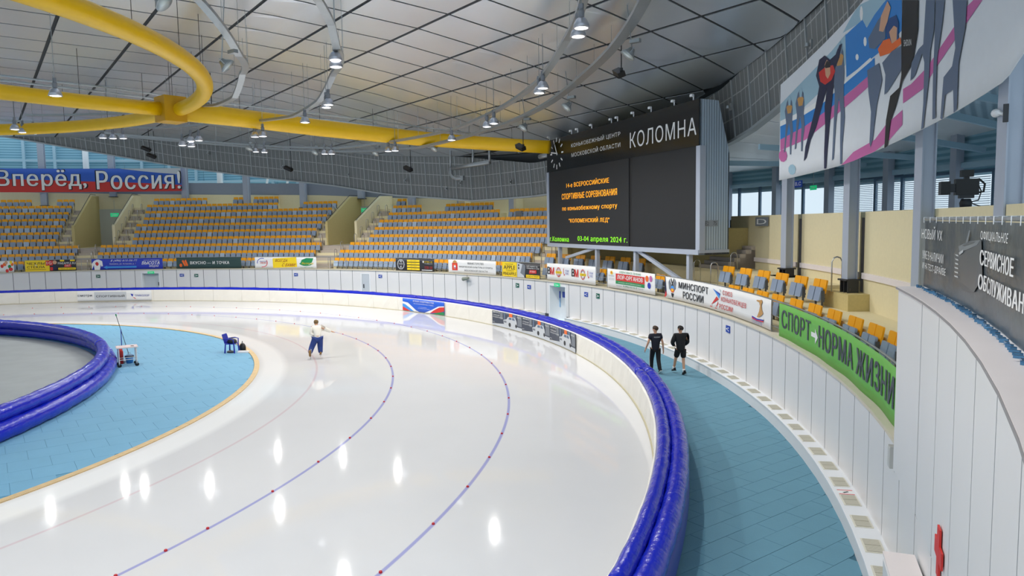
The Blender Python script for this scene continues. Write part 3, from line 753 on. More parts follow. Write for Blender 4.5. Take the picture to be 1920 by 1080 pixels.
px0 = [1029, 1055, 1080, 1104, 1127, 1150, 1185, 1238, 1262, 1374, 1400, 1427, 1456, 1490, 1525, 1561, 1600, 1638, 1676]
for x in px0:
    t = TH(x, lerp(x, [1000, 1250, 1456, 1561, 1676], [505, 535, 572, 610, 660]), 40.35)
    for d in (-.34, .34): spots.append((40.38, t+d, zk(0), 'pair0', 0))
sp2 = []
for s in spots:
    c = P(s[0], s[1], s[2]+.5); pr = proj(c); sp2.append(((0 if not in_view(c) else 1/pr[2])*(1.0 if s[3] == 'far' else 3), s))
sp2.sort(key=lambda q: -q[0]); rest = MB(); nbig = 0
SLAB = {'far': 'grey tip-up seat with orange backrest in the front rows beside the scoreboard', 'pair1': 'grey tip-up seat with orange backrest paired on the upper step behind the banners', 'pair0': 'grey tip-up seat with orange backrest paired on the lower step behind the rail'}
for i, (sz, (r, t, z, kind, k)) in enumerate(sp2):
    if i < 296 and sz > 0:
        o = thing('stadium_seat', SLAB[kind], 'seat', P(r, t, z), math.radians(t), {'far': 'front row seats', 'pair1': 'upper paired seats', 'pair0': 'lower paired seats'}[kind])
        put('backrest', MSB, o); put('seat', MSPL if random.random() < .05 and kind == 'far' else MSP, o); put('frame', MSF, o)
    else:
        Rm = Matrix.Translation(P(r, t, z)) @ Matrix.Rotation(math.radians(t), 4, 'Z')
        rest.mi = 0; rest.add([Rm @ v for v in SB[0]], SB[1]); rest.mi = 3 if random.random() < (.12 if k >= 5 else .03) else 1; rest.add([Rm @ v for v in SP[0]], SP[1]); rest.mi = 2; rest.add([Rm @ Vector(v) for v in SF[0]], SF[1])
tag(rest.build('far_seat_rows', [SEATO, SEATG, SEATF, SEATL]), 'rows of grey seats with orange backs filling the far stand', 'seating', None, 'stuff')

# ---- scoreboard
def under(x, y, dz):
    """point under the roof, dz below the foil, seen at a pixel"""
    d = ray(x, y); t = 5.0
    while t < 110:
        p = CAM+d*t
        if p.z > zc(p)-dz: return p
        t += .04
    return CAM+d*60
SL = Vector((13.60, 38.679, 0)); SR = Vector((26.999, 29.784, 0)); SZ0, SZ1 = 4.31, 10.78
sd = (SR-SL); SW = sd.length; sd.normalize(); sn = Vector((sd.y, -sd.x, 0))
if sn.dot(SL) > 0: sn = -sn
def SS(u, v, off=0.): return SL+sd*(SW*u)+sn*off+Vector((0, 0, SZ0+(SZ1-SZ0)*v))
def s_uv(x, y):
    d = ray(x, y); t = (SL-CAM).dot(sn)/d.dot(sn); p = CAM+d*t
    return (p-SL).dot(sd)/SW, (p.z-SZ0)/(SZ1-SZ0)
sb = thing('scoreboard', 'large black scoreboard with yellow text and clock, propped over the seats', 'scoreboard', (SL+SR)/2+Vector((0, 0, SZ0)))
sbo = -((SL+SR)/2+Vector((0, 0, SZ0)))
class SBP(Print):
    def done(s):
        for mb, mat, kind in s.ink.values(): rel(mb, sbo).build(kind, mat, s.par)
def slab(u0, v0, u1, v1, d0, d1):
    m = MB(); vs = [SS(u, v, d) for d in (d0, d1) for u, v in ((u0, v0), (u1, v0), (u1, v1), (u0, v1))]
    m.add(vs, [(0, 1, 2, 3), (7, 6, 5, 4), (0, 4, 5, 1), (1, 5, 6, 2), (2, 6, 7, 3), (3, 7, 4, 0)]); return rel(m, sbo)
slab(.002, 0, .998, .999, -.25, -.06).build('body', BLACK, sb)
UM0, UM1 = s_uv(1179, 380)[0], s_uv(1185, 380)[0]
slab(.012, .022, UM0, .70, -.05, .0).build('led_panel', SCRN, sb)
slab(UM1, .022, .988, .70, -.05, .0).build('led_panel', SCRN, sb)
slab(UM0, .022, UM1, .70, -.06, -.03).build('mullion', BLACK, sb)
slab(.0, .70, 1.0, 1.0, -.08, .03).build('header', GLOSSB, sb)
slab(-.004, -.012, 1.004, .022, -.25, .04).build('bottom_frame', COLM, sb)
slab(-.006, .0, .012, .70, -.25, .03).build('side_frame', COLM, sb); slab(.988, .0, 1.006, .70, -.25, .03).build('side_frame', COLM, sb)
# corrugated side housing
DP = 1.52; prof = [(0, 0), (DP, 0), (DP, .66), (DP*.62, .995), (0, 1.0)]
m = MB(); L = len(prof); vs = [SS(1.0, v, -d) for d, v in prof]+[SS(.985, v, -d) for d, v in prof]
m.add(vs, [tuple(range(L)), tuple(reversed(range(L, 2*L)))]+[(i, i+L, (i+1) % L+L, (i+1) % L) for i in range(L)]); m.uv = [(d*8, v) for d, v in prof]*2; rel(m, sbo); m.build('side_cladding', CORR, sb)
m = MB(); vs = [SS(0.0, v, -d) for d, v in prof]+[SS(.015, v, -d) for d, v in prof]
m.add(vs, [tuple(range(L)), tuple(reversed(range(L, 2*L)))]+[(i, i+L, (i+1) % L+L, (i+1) % L) for i in range(L)]); m.uv = [(d*8, v) for d, v in prof]*2; rel(m, sbo); m.build('side_cladding', CORR, sb)
slab(.0, .0, 1, .66, -DP, -DP+.05).build('rear_cladding', BKD, sb); slab(.0, -.012, 1.004, .0, -DP, -.25).build('underside', BKD, sb)
slab(1.0, -.012, 1.004, .02, -DP, .04).build('bottom_frame', COLM, sb)
for u, zb in ((.09, 2.9), (.40, 2.9), (.66, 2.9), (.945, 2.9)):
    p = SS(u, 0, -.15); q = MB(); q.box(p+Vector((0, 0, -(SZ0-zb)/2)), (.2, .2, SZ0-zb), math.atan2(sd.y, sd.x)); rel(q, sbo).build('leg', COLM, sb)
for u0, u1, zb in ((.40, .15, 3.6), (.665, .93, 2.9)):
    a = SS(u0, 0, -.15); b = SS(u1, 0, -.15); b.z = zb; q = MB(); q.beam(a, b, .16); rel(q, sbo).build('brace', COLM, sb)
def zs(x, y): return s_uv(1010+x/3.484, 180+y/3.484)
LEDY = M('led_yellow', srgb(255, 180, 40), .5, emit=srgb(255, 176, 30), es=.75); LEDG = M('led_green', srgb(150, 230, 40), .5, emit=srgb(140, 235, 40), es=.75)
pp = SBP(SS, sb)
def st(t, x0, x1, yt, yb, mat, bold=.02, **k):
    u0, v1 = zs(x0, yt); _, v0 = zs(x0, yb); u1, _ = zs(x1, yt); pp.text(t, (u0, v0, u1, v1), mat, bold, **k)
st('КОНЬКОБЕЖНЫЙ ЦЕНТР', 216, 537, 306, 342, I_W, .012, off=.034); st('МОСКОВСКОЙ ОБЛАСТИ', 218, 537, 367, 400, I_W, .012, off=.034)
st('КОЛОМНА', 600, 1035, 240, 342, I_W, .008, off=.034)
st('14-е ВСЕРОССИЙСКИЕ', 182, 460, 563, 600, LEDY, .03); st('СПОРТИВНЫЕ СОРЕВНОВАНИЯ', 152, 512, 640, 678, LEDY, .03)
st('по конькобежному спорту', 155, 513, 722, 757, LEDY, .03); st('"КОЛОМЕНСКИЙ ЛЕД"', 198, 462, 795, 832, LEDY, .03)
st('г.Коломна', 75, 197, 917, 948, LEDG, .03); st('03-04 апреля 2024 г.', 255, 580, 915, 955, LEDG, .03)
cu, cv = zs(121, 375); ru = .062*5.6/SW*2.55; hgt = SZ1-SZ0
RC = .95
for k in range(12):
    a = math.radians(30*k); r0, r1 = (RC*.72, RC)
    ca, sa = math.cos(a), math.sin(a); w_ = .045
    pts = [(cu+(ca*r+(-sa)*w)/SW, cv+(sa*r+ca*w)/hgt) for r, w in ((r0, -w_), (r1, -w_), (r1, w_), (r0, w_))]; pp.poly(pts, I_W, .036, 'clock_tick')
for a, r1, w_ in ((118, .62, .05), (172, .85, .035)):
    a = math.radians(a); ca, sa = math.cos(a), math.sin(a)
    pp.poly([(cu+(ca*r+(-sa)*w)/SW, cv+(sa*r+ca*w)/hgt) for r, w in ((-.12, -w_), (r1, -w_), (r1, w_), (-.12, w_))], I_W, .038, 'clock_hand')
pp.done()
for u in (.02, .22, .27, .38, .52, .56, .66, .76, .88, .97):
    q = MB(); p = SS(u, 1.0, -.02); q.box(p+Vector((0, 0, .08)), (.04, .04, .18)); q.box(p+Vector((0, 0, .2))+sn*.08, (.16, .12, .1), math.atan2(sd.y, sd.x)); rel(q, sbo).build('spot_lamp', WHITE, sb)
pl = MB(); c0 = s_uv(1325, 422)
q = MB(); vs = [SS(1.0, v, -d)+sd*.02 for d, v in ((.28, .175), (.95, .175), (.95, .215), (.28, .215))]; q.add(vs, [(0, 1, 2, 3)]); rel(q, sbo).build('sector_sign', ink('sign_silver', 150, 158, 168), sb)
def side_text(t, d0, d1, v0, v1):
    vs, fs = text2d(t, .02); q = MB(); q.add([SS(1.0, v0+(v1-v0)*y, -(d0+(d1-d0)*x))+sd*.025 for x, y in vs], fs); rel(q, sbo).build('lettering', I_K, sb)
side_text('Е2', .31, .48, .182, .208); side_text('75', .72, .88, .182, .208)

# ---- yellow air duct
du = thing('air_duct', 'thick yellow fabric air duct with a ring branch hanging under the roof', 'air duct', P(20, 80, 11.6)); duo = -P(20, 80, 11.6)
rc = AX*1.1+AT*.6
ringp = [rc+Vector((19.5*math.cos(math.radians(a)), 19.5*math.sin(math.radians(a)), 11.65)) for a in frange(-40, 175, 110)]
rel(MB().tube(ringp, .33, 14), duo).build('ring_duct', YELL, du, True)
main = [under(*a) for a in ((0, 172, 2.4), (150, 190, 2.4), (320, 206, 2.35), (450, 221, 2.1), (600, 240, 1.85), (700, 251, 1.55), (800, 261, 1.25), (880, 267, 1.1), (960, 272, 1.05), (1030, 276, 1.0))]
ext = main[0]+(main[0]-main[1])*6
jx = main[2]
rel(MB().tube([ext]+main[:3], .34, 14), duo).build('main_duct', YELL, du, True)
rel(MB().tube([jx+(main[3]-jx)*.02]+main[3:], [.5, .5, .5, .48, .46, .42, .4, .4], 16), duo).build('main_duct', YELL, du, True)
q = MB(); q.box(jx, (1.1, 1.2, 1.25), math.radians(84)); rel(q, duo).build('junction_box', M('yellow_box', srgb(214, 160, 6), .5), du)
for k in range(2, 108, 5):
    p = ringp[k]; rel(MB().tube([p+Vector((0, 0, .3)), Vector((p.x, p.y, zc(p)))], .012, 4), duo).build('hanger', DARKM, du)
for p in main[:9]: rel(MB().tube([p+Vector((0, 0, .35)), Vector((p.x, p.y, zc(p)))], .012, 4), duo).build('hanger', DARKM, du)

# ---- pipes and cable trays under the roof
for i, (dy, rad) in enumerate(((0, .05), (9, .06))):
    pts = [under(x, y+dy, .55) for x, y in ((0, 141), (100, 153), (200, 164), (330, 182), (450, 197), (600, 214), (700, 226), (800, 240), (900, 252))]
    o = thing('ceiling_pipe', ['thin grey pipe running above the yellow duct, the upper of two', 'thicker grey pipe running above the yellow duct, the lower of two'][i], 'pipe', pts[3]); off = -pts[3]
    rel(MB().tube([pts[0]*2-pts[1]]+pts, rad, 8), off).build('pipe', GALV, o, True)
    for p in pts: rel(MB().tube([p, Vector((p.x, p.y, zc(p)))], .012, 4), off).build('hanger', GALV, o)
def tray(R, px, ext, label, w_=.24):
    pts = sorted(cylz(x, y, R, 12) for x, y in px); ts = [a for a, _ in pts]; zz = [b for _, b in pts]
    ts = [ts[0]-30]+ts+[e[0] for e in ext]; zz = [zz[0]]+zz+[e[1] for e in ext]
    fz = lambda t: min(lerp(t, ts, zz), zc(P(R, t))-.25)
    o = thing('cable_tray', label, 'cable tray', P(R, 60, fz(60))); off = -P(R, 60, fz(60))
    rel(MB().ring(frange(ts[0], ts[-1], 90), lambda t: [(R-w_/2, fz(t)), (R+w_/2, fz(t)), (R+w_/2, fz(t)+.05), (R-w_/2, fz(t)+.05)]), off).build('tray', GALV, o)
    for s in (-1, 1): rel(MB().ring(frange(ts[0], ts[-1], 90), lambda t: [(R+s*w_/2-.012, fz(t)), (R+s*w_/2+.012, fz(t)), (R+s*w_/2+.012, fz(t)+.12), (R+s*w_/2-.012, fz(t)+.12)]), off).build('tray_rail', GALV, o)
    for i in range(int((ts[-1]-ts[0])*math.radians(1)*R/2.2)):
        t = ts[0]+i*2.2/(math.radians(1)*R); rel(MB().tube([P(R+w_/2, t, fz(t)), P(R+w_/2, t, zc(P(R, t)))], .01, 4), off).build('hanger', GALV, o)
    return fz
TR1 = tray(22.0, ((370, 0), (420, 60), (447, 105), (455, 140), (440, 185), (405, 200)), ((84, 12.1), (120, 12.6)), 'curved galvanised cable tray just outside the yellow ring duct')
TR2 = tray(25.6, ((595, 0), (622, 50), (630, 90), (625, 140), (600, 190), (550, 220)), ((95, 11.9), (105, 12.0), (130, 12.9)), 'curved galvanised lighting tray above the inner lane line')
TR3 = tray(33.6, ((1095, 0), (1060, 80), (1010, 155), (920, 215), (850, 245)), ((90, 10.9), (100, 11.4), (125, 13)), 'curved galvanised lighting tray above the outer lane')
TR4 = tray(35.5, ((1210, 0), (1160, 80), (1100, 140), (1030, 195), (960, 230)), ((80, 10.6), (90, 10.8), (100, 11.3), (125, 13)), 'curved galvanised tray carrying floodlights above the track edge', .34)

# ---- lamps
BELL = M('bell_reflector', srgb(196, 198, 206), .3, .75); LENS = M('lamp_lens', (1, 1, 1), .3, emit=(.93, .95, 1.0), es=5.)
HOUS = M('lamp_housing', srgb(130, 134, 140), .5)
q = MB(); q.lathe([(.0, .30), (.09, .30), (.16, .24), (.22, .12), (.255, .0), (.245, .0)], n=20); mb_bell = q.mesh('reflector', BELL, True)
q = MB(); q.lathe([(0, -.015), (.15, -.012), (.235, .01), (.0, .011)], n=20); mb_lens = q.mesh('lens', LENS, True)
q = MB(); q.lathe([(0, .27), (.085, .27), (.095, .48), (.06, .55), (0, .55)], n=14); q.box((0, .0, .62), (.14, .08, .14)); mb_hou = q.mesh('housing', HOUS)
_nl = 0
ld = bpy.data.lights.new('lamp_light', 'SPOT'); ld.energy = LAMP_W; ld.color = (1.0, .975, .94); ld.shadow_soft_size = .12; ld.spot_size = math.radians(165); ld.spot_blend = .6
def bell(p, label, group, fz_=None):
    o = thing('bell_lamp', label, 'lamp', p, 0, group)
    put('reflector', mb_bell, o); put('lens', mb_lens, o); put('housing', mb_hou, o)
    top = max(.7, zc(p)-p.z); MB().tube([(0, 0, .6), (0, 0, top)], .012, 5).build('hanger', GALV, o)
    global _nl; _nl += 1
    if _nl % 2: return o
    l = bpy.data.objects.new('lamp_light', ld); COL.objects.link(l); l.parent = o; l.location = (0, 0, -.06); return o
for x, y in ((629, 113), (630, 126), (616, 197), (612, 202), (572, 230), (193, 259), (212, 260), (231, 260), (342, 273), (358, 265), (373, 264), (359, 275), (478, 257), (493, 256)):
    t, z = cylz(x, y, 25.5, 11.2)
    bell(P(25.5, t, z), 'lit bell shaped hanging lamp on the tray above the inner lane line', 'lamps above the inner lane line')
for x, y in ((480, 285), (496, 286), (609, 289), (622, 289), (1090, 53), (1084, 69), (1018, 166), (1011, 175), (926, 232), (913, 238), (847, 263), (728, 284), (741, 283)):
    t, z = cyl(x, y, 33.5); bell(P(33.5, t, z), 'lit bell shaped hanging lamp on the tray above the outer lane', 'lamps above the outer lane')
bell(unz(104, 180, 10.9), 'lit bell shaped lamp hanging alone inside the yellow ring duct', 'lamp inside the ring')
for x, y in ((28, 243), (43, 249), (63, 251)): bell(unz(x, y, 11.4), 'lit bell shaped hanging lamp on the tray above the inner lane line', 'lamps above the inner lane line')
for t in (18, 4, -10, -24, 160, 172, 185): bell(P(25.5, t, 11.0), 'lit bell shaped hanging lamp on the tray above the inner lane line', 'lamps above the inner lane line')
for t in (20, 8, -5, -18, 152, 165): bell(P(33.5, t, 11.0), 'lit bell shaped hanging lamp on the tray above the outer lane', 'lamps above the outer lane')
FLG = M('flood_glass', srgb(214, 222, 220), .12)
def flood(p, aim, label, group):
    o = thing('floodlight', label, 'floodlight', p, 0, group); d = (aim-p).normalized(); R4 = (-d).to_track_quat('Z', 'Y').to_matrix().to_4x4()
    MB().lathe([(0, .30), (.10, .30), (.14, .2), (.25, .06), (.27, 0), (.25, 0)], n=18, M4=R4).build('dish', GALV, o, True)
    MB().lathe([(0, -.01), (.25, .0), (0, .02)], n=18, M4=R4).build('glass', FLG, o, True)
    MB().tube([R4 @ Vector((.29, 0, .05)), R4 @ Vector((.3, 0, .28)), R4 @ Vector((-.3, 0, .28)), R4 @ Vector((-.29, 0, .05))], .02, 5).build('yoke', GALV, o)
    MB().tube([R4 @ Vector((0, 0, .28)), Vector((0, 0, max(.4, zc(p)-p.z-.3)))], .02, 5).build('bracket', GALV, o)
    q = MB(); q.box((.3, 0, .45), (.36, .16, .12)); q.build('ballast_box', GALV, o)
for x, y, R, lb in ((308, 7, 22, 'unlit floodlight under the tray outside the yellow ring'), (428, 125, 22, 'unlit floodlight under the tray outside the yellow ring'), (1176, 105, 35.5, 'unlit floodlight on the tray in front of the scoreboard'), (1061, 203, 35.5, 'unlit floodlight on the tray in front of the scoreboard'), (980, 241, 35.5, 'unlit floodlight on the tray in front of the scoreboard'), (703, 288, 36, 'unlit floodlight under the yellow duct in front of the grey band'), (813, 280, 36, 'unlit floodlight under the yellow duct in front of the grey band'), (467, 280, 33, 'unlit floodlight under the yellow duct in front of the grey band'), (590, 287, 35, 'unlit floodlight under the yellow duct in front of the grey band')):
    t, z = cylz(x, y, R, 11.4); flood(P(R, t, z), P(27, t, 0) if R > 30 else P(34, t, 0), lb, lb)
def speaker(x, y, yt, R, label):
    t, z = cylz(x, y, R, 11); p = P(R, t, z); o = thing('hanging_speaker', label, 'loudspeaker', p, math.radians(t), 'black speakers on rods')
    Rm = Matrix.Rotation(math.radians(22), 4, 'X') @ Matrix.Rotation(math.radians(-25), 4, 'Y')
    MB().box((.0, .28, 0), (.30, .75, .22), M4=Rm).build('cabinet', BLACK, o)
    MB().box((-.03, .28, -.115), (.22, .66, .02), M4=Rm).build('grille', DARKM, o)
    MB().tube([(0, 0, .1), (0, 0, max(.5, zc(p)-z))], .025, 6).build('rod', DARKM, o); MB().box((0, 0, .08), (.1, .1, .12)).build('clamp', DARKM, o)
for x, y, R, lb in ((397, 200, 23, 'black loudspeaker on a rod hanging over the yellow duct'), (1165, 134, 36.5, 'black loudspeaker on a rod hanging in front of the scoreboard corner'), (981, 275, 38, 'black loudspeaker on a rod hanging by the scoreboard clock'), (770, 316, 40, 'black loudspeaker on a rod hanging before the grey band near the steel pipe'), (280, 279, 38, 'black loudspeaker hanging before the grey band above the blue cladding'), (290, 292, 39, 'small black loudspeaker below another one above the blue cladding'), (546, 316, 40, 'black loudspeaker on a rod hanging where the grey band meets daylight')):
    speaker(x, y, 0, R, lb)
# ---- steel pipe with elbow before the band
R_ = 42.0
def c3(x, y, R=R_):
    t, z = cyl(x, y, R); return P(R, t, z)
pb = c3(845, 316); o = thing('steel_pipe', 'bent stainless steel pipe with elbow hanging before the grey band', 'pipe', pb)
rel(MB().tube([c3(918, 304), c3(880, 310), c3(848, 316)], .16, 12), -pb).build('pipe_run', GALV, o, True)
rel(MB().tube([c3(846, 314), c3(845, 326), c3(849, 332), c3(856, 335), c3(866, 334)], .13, 12), -pb).build('elbow', GALV, o, True)
for x, y in ((845, 314), (887, 308), (918, 303)):
    a = c3(x, y); rel(MB().tube([a, Vector((a.x, a.y, zc(a)+.3))], .09, 8), -pb).build('riser', GALV, o, True)
rel(MB().box(c3(867, 334), (.2, .3, .34), math.radians(85)), -pb).build('outlet', GALV, o)
rel(MB().tube([c3(1012, 294), c3(1030, 290)], .16, 10), -pb).build('pipe_run', GALV, o, True)
for x, y in ((653, 327), (760, 338), (837, 353), (863, 343), (957, 341), (390, 287), (530, 313), (1368, 200), (1518, 83)):
    R = rfb(cyl(x, y, 43)[0])-(.08 if x < 1300 else .3); t, z = cyl(x, y, R)
    o = thing('band_lamp', 'small metal fixture screwed to the grey perforated band', 'fixture', P(R, t, z), math.radians(t), 'small fixtures on the grey band')
    MB().box((.05, 0, 0), (.06, .12, .3)).build('bracket', GALV, o); MB().lathe([(0, .14), (.07, .12), (.09, 0), (0, 0)], (-.08, 0, -.08), 10).build('lamp_head', GALV, o)

# ================================================================== BANNERS
class Banner:
    def __init__(s, name, x0, y0, x1, y1, label, mat, R=39.15, z=(2.34, 3.26), cat='banner', group=None, wob=.012, uvmat=None):
        s.a, s.b = TH(x0, y0, R), TH(x1, y1, R); s.R, s.z = R, z; s.x = (x0, y0, x1, y1)
        mid = (s.a+s.b)/2; s.off = -P(R, mid, z[0]); s.w = wob
        s.o = thing(name, label, cat, P(R, mid, z[0]), 0, group)
        n = max(4, int(abs(s.a-s.b)*3)); m = MB(); vs = []
        for i in range(n+1):
            for j in range(5):
                for d in (0, -.008): vs.append(s.S(i/n, j/4, d))
        fs = []
        k = lambda i, j, d: (i*5+j)*2+d
        for i in range(n):
            for j in range(4):
                fs += [(k(i, j, 0), k(i, j+1, 0), k(i+1, j+1, 0), k(i+1, j, 0)), (k(i, j, 1), k(i+1, j, 1), k(i+1, j+1, 1), k(i, j+1, 1))]
            fs += [(k(i, 0, 0), k(i+1, 0, 0), k(i+1, 0, 1), k(i, 0, 1)), (k(i, 4, 0), k(i, 4, 1), k(i+1, 4, 1), k(i+1, 4, 0))]
        m.add(vs, fs); m.build('sheet', mat, s.o, True)
        s.p = Print(s.S, s.o, .7/abs(s.a-s.b))
    def S(s, u, v, d=0.):
        t = s.a+(s.b-s.a)*u
        return P(s.R-d-s.w*math.sin(t*1.7)*(.3+.7*(1-v))*.8, t, s.z[0]+(s.z[1]-s.z[0])*v)+s.off
    def u(s, x):
        y = s.x[1]+(s.x[3]-s.x[1])*(x-s.x[0])/(s.x[2]-s.x[0]); return (TH(x, y, s.R)-s.a)/(s.b-s.a)
    def t(s, txt, x0, x1, v0, v1, mat, bold=.03, slant=0., lift=0.): s.p.text(txt, (s.u(x0), v0, s.u(x1), v1), mat, bold, slant=slant, off=.012+.0004*s.p.k+lift)
    def r(s, x0, x1, v0, v1, mat, kind='print', n=1): s.p.rect(s.u(x0), v0, s.u(x1), v1, mat, None, kind, n)
    def q(s, pts, mat, kind='print'): s.p.poly([(s.u(x), v) for x, v in pts], mat, None, kind)
    def d(s, x, v, rx, rv, mat, kind='print'):
        s.p.disc(s.u(x), v, abs(s.u(x+rx)-s.u(x)), rv, mat, None, kind)
    def arc(s, x, v, rx, rv, a0, a1, t, mat): s.p.arc(s.u(x), v, abs(s.u(x+rx)-s.u(x)), rv, a0, a1, t, mat)
    def end(s): s.p.done()
VW = M('banner_white', srgb(236, 236, 234), .45, noise=.015); VB = M('banner_blue', srgb(42, 60, 182), .45, noise=.03); VDG = M('banner_dark_green', srgb(46, 72, 70), .5, noise=.03)
VK = M('banner_black', srgb(42, 42, 46), .45, noise=.05); VGN = M('banner_green', srgb(104, 184, 72), .45, noise=.04); VY = M('banner_yellow', srgb(244, 214, 40), .45)
GB = 'advertising banners on the guard rail'
b = Banner('rail_banner', -18, 500, 26, 499, 'white banner printed with fruit and vegetables on the rail', VW)
for x, v, r, m in ((4, .55, 3, I_R), (9, .7, 3.4, I_O), (18, .5, 3, I_G), (20, .25, 4, I_R), (13, .12, 3, I_R), (23, .7, 2.6, I_O), (12, .85, 3, I_SK), (21, .88, 2.4, I_Y)): b.d(x, v, r, .16, m)
b.end()
b = Banner('rail_banner', 47, 499, 143, 497, 'half yellow, half black phone case banner on the rail', VK)
b.r(47, 93, 0, 1, I_Y, n=2); b.t('ЧЕХЛЫ', 51, 84, .60, .82, I_K); b.t('И', 66, 69, .48, .62, I_W); b.t('СТЁКЛА', 51, 84, .28, .54, I_K); b.r(49, 86, .14, .17, I_K)
b.r(86, 100, .5, .95, I_R); b.t('1G', 88, 97, .6, .86, I_W); b.q([(96, .1), (107, .1), (106, .5), (100, .6), (96, .4)], I_N); b.d(103, .78, 4, .18, I_SK); b.r(94, 99, .05, .35, I_R)
b.r(113, 121, .85, 1, I_Y); b.r(132, 141, .86, 1, I_Y); b.t('PINEAPPLE.RU', 109, 142, .58, .78, I_W); b.q([(120, .32), (134, .34), (133, .58), (121, .56)], I_R); b.t('СВЕТ', 122, 132, .38, .52, I_W); b.r(109, 142, .08, .28, I_Y); b.t('# ИМХО И ГЛОБУС', 110, 141, .13, .23, I_K)
b.end()
b = Banner('rail_banner', 172, 497, 305, 494, 'blue banner with a phone number and white t-shirt on the rail', VB)
b.q([(172, .05), (172, .55), (177, .85), (182, .95), (186, .95), (192, .8), (193, .35), (190, .3), (189, .5), (187, .0), (177, .0), (176, .45)], I_W); b.d(182, .55, 3.2, .18, I_R)
b.t('8 (496) 615-56-72', 207, 256, .68, .92, I_W, slant=.05); b.t('Коломна, ул. Астахова, д. 2', 206, 255, .42, .60, I_W, .02); b.q([(194, .22), (201, .38), (201, .3), (256, .3), (256, .16), (201, .14), (201, .06)], I_LB)
b.t('ЦЕНТР РЕКЛАМЫ', 270, 299, .76, .86, I_W, .02); b.t('ВЫСОТА', 266, 299, .42, .72, I_W, .06, .05); b.t('медиа', 279, 296, .14, .38, I_W, .0, .1); b.end()
b = Banner('rail_banner', 331, 494, 452, 493, 'dark green banner with orange logo and white lettering on the rail', VDG)
b.d(339, .3, 2.6, .16, I_O); b.q([(341, .7), (344, .8), (349, .28), (346, .2)], I_O); b.q([(346, .72), (349, .82), (353, .3), (350, .2)], I_O); b.t('ВКУСНО — И ТОЧКА', 357, 430, .38, .66, I_W, .04); b.end()
b = Banner('rail_banner', 478, 493, 593, 494, 'white banner with a yellow patch and green leaf on the rail', VW)
b.arc(492, .5, 10, .42, 70, 190, .12, I_B); b.arc(492, .5, 10, .42, 260, 395, .12, I_R); b.t('Дмитров', 487, 500, .55, .66, I_B, .02); b.t('ЛЮКС', 488, 501, .4, .55, I_R)
b.q([(511.5, .88), (556, 1.0), (557, .12), (512, .03)], I_Y); b.t('ВСЕГДА', 516, 538, .52, .82, ink('brick', 150, 50, 30), .03, .1); b.t('С ВАМИ!', 528, 553, .16, .44, ink('brick', 150, 50, 30), .03, .1)
b.q([(563, .4), (566, .75), (575, .92), (588, .9), (585, .55), (578, .3), (568, .28)], I_G); b.t('Велком', 566, 587, .36, .54, I_Y, .02, .05); b.arc(574, .5, 13, .28, 190, 330, .2, I_G); b.t('ТОРГОВЫЙ КОМПЛЕКС', 563, 588, .06, .14, I_G, .0); b.end()
b = Banner('rail_banner', 742, 497, 814, 500, 'charcoal banner with round emblem and yellow bars on the rail', VK)
b.arc(752, .5, 7, .42, 0, 360, .12, I_LG); b.arc(752, .5, 5.6, .34, 0, 360, .06, I_LG); b.t('Тут есть', 748, 756, .45, .62, I_W, .0); b.d(752, .75, .9, .06, I_W); b.d(752, .3, .9, .06, I_W)
for v in (.80, .58, .36, .14): b.r(763.5, 787, v-.07, v+.09, I_Y); b.t('ДОСТАВКА', 770, 781, v-.02, v+.04, I_K, .0)
b.d(794, .75, 1.1, .09, I_W); b.t('ОКТЯБРЬ, 405', 796, 811, .68, .80, I_Y, .01); b.t('+7 (496) 615', 796, 811, .56, .64, I_W, .01); b.t('8 926 100', 797, 811, .32, .40, I_R, .01); b.t('8 926 200', 797, 811, .2, .28, I_R, .01); b.r(791, 811, .06, .13, I_LG); b.end()
b = Banner('rail_banner', 841, 499, 930, 505, 'white ministry banner with a red crest and three lines on the rail', VW)
b.q([(848, .2), (858, .2), (858, .75), (848, .75)], I_R); b.q([(850, .28), (856, .28), (856, .66), (850, .66)], I_O); b.d(853, .46, 2.2, .14, I_LB); b.q([(849, .76), (857, .76), (856, .9), (853, .97), (850, .9)], I_GO); b.q([(852, .42), (855, .45), (854, .58), (851.5, .54)], I_W)
b.t('МИНИСТЕРСТВО', 877, 907, .68, .84, I_K, .0); b.t('ФИЗИЧЕСКОЙ КУЛЬТУРЫ И СПОРТА', 861, 924, .42, .58, I_K, .0); b.t('МОСКОВСКОЙ ОБЛАСТИ', 871, 914, .16, .32, I_K, .0); b.end()
b = Banner('rail_banner', 942, 504, 1013, 508, 'yellow and black phone shop banner with a phone picture on the rail', VK)
b.r(942, 969.5, 0, 1, I_Y); b.t('ПОКУПАЙ', 948, 962, .80, .92, I_K, .0); b.t('APPLE', 945, 966, .50, .76, I_K, .04); b.t('ТОЛЬКО В', 949, 963, .36, .46, I_K, .0); b.t('PINEAPPLE', 944, 968, .08, .30, I_K, .04)
b.q([(970, 0), (984, 0), (978, .5), (980, .9), (970, 1)], I_LG); b.q([(976, .3), (984, .1), (986, .8), (980, .95), (978, .6)], I_GR); b.d(973, .82, 1.2, .08, I_K); b.d(973, .62, 1.2, .08, I_K)
b.t('ВСЁ РАВНО ТЫ', 988, 1008, .74, .86, I_W, .03); b.t('ПРИДЁШЬ К НАМ', 988, 1011, .6, .72, I_W, .03); b.q([(992, .30), (1006, .34), (1006, .56), (993, .54)], I_R); b.t('КУДА?', 994, 1004, .38, .5, I_W, .02); b.r(986.5, 1012, .02, .22, I_Y); b.t('# РИО И ГЛОБУС', 988, 1010, .07, .17, I_K, .02); b.end()
b = Banner('rail_banner', 1026, 512, 1117, 529, 'white banner with repeated black and red monogram over the recessed door', VW, z=(2.36, 3.34))
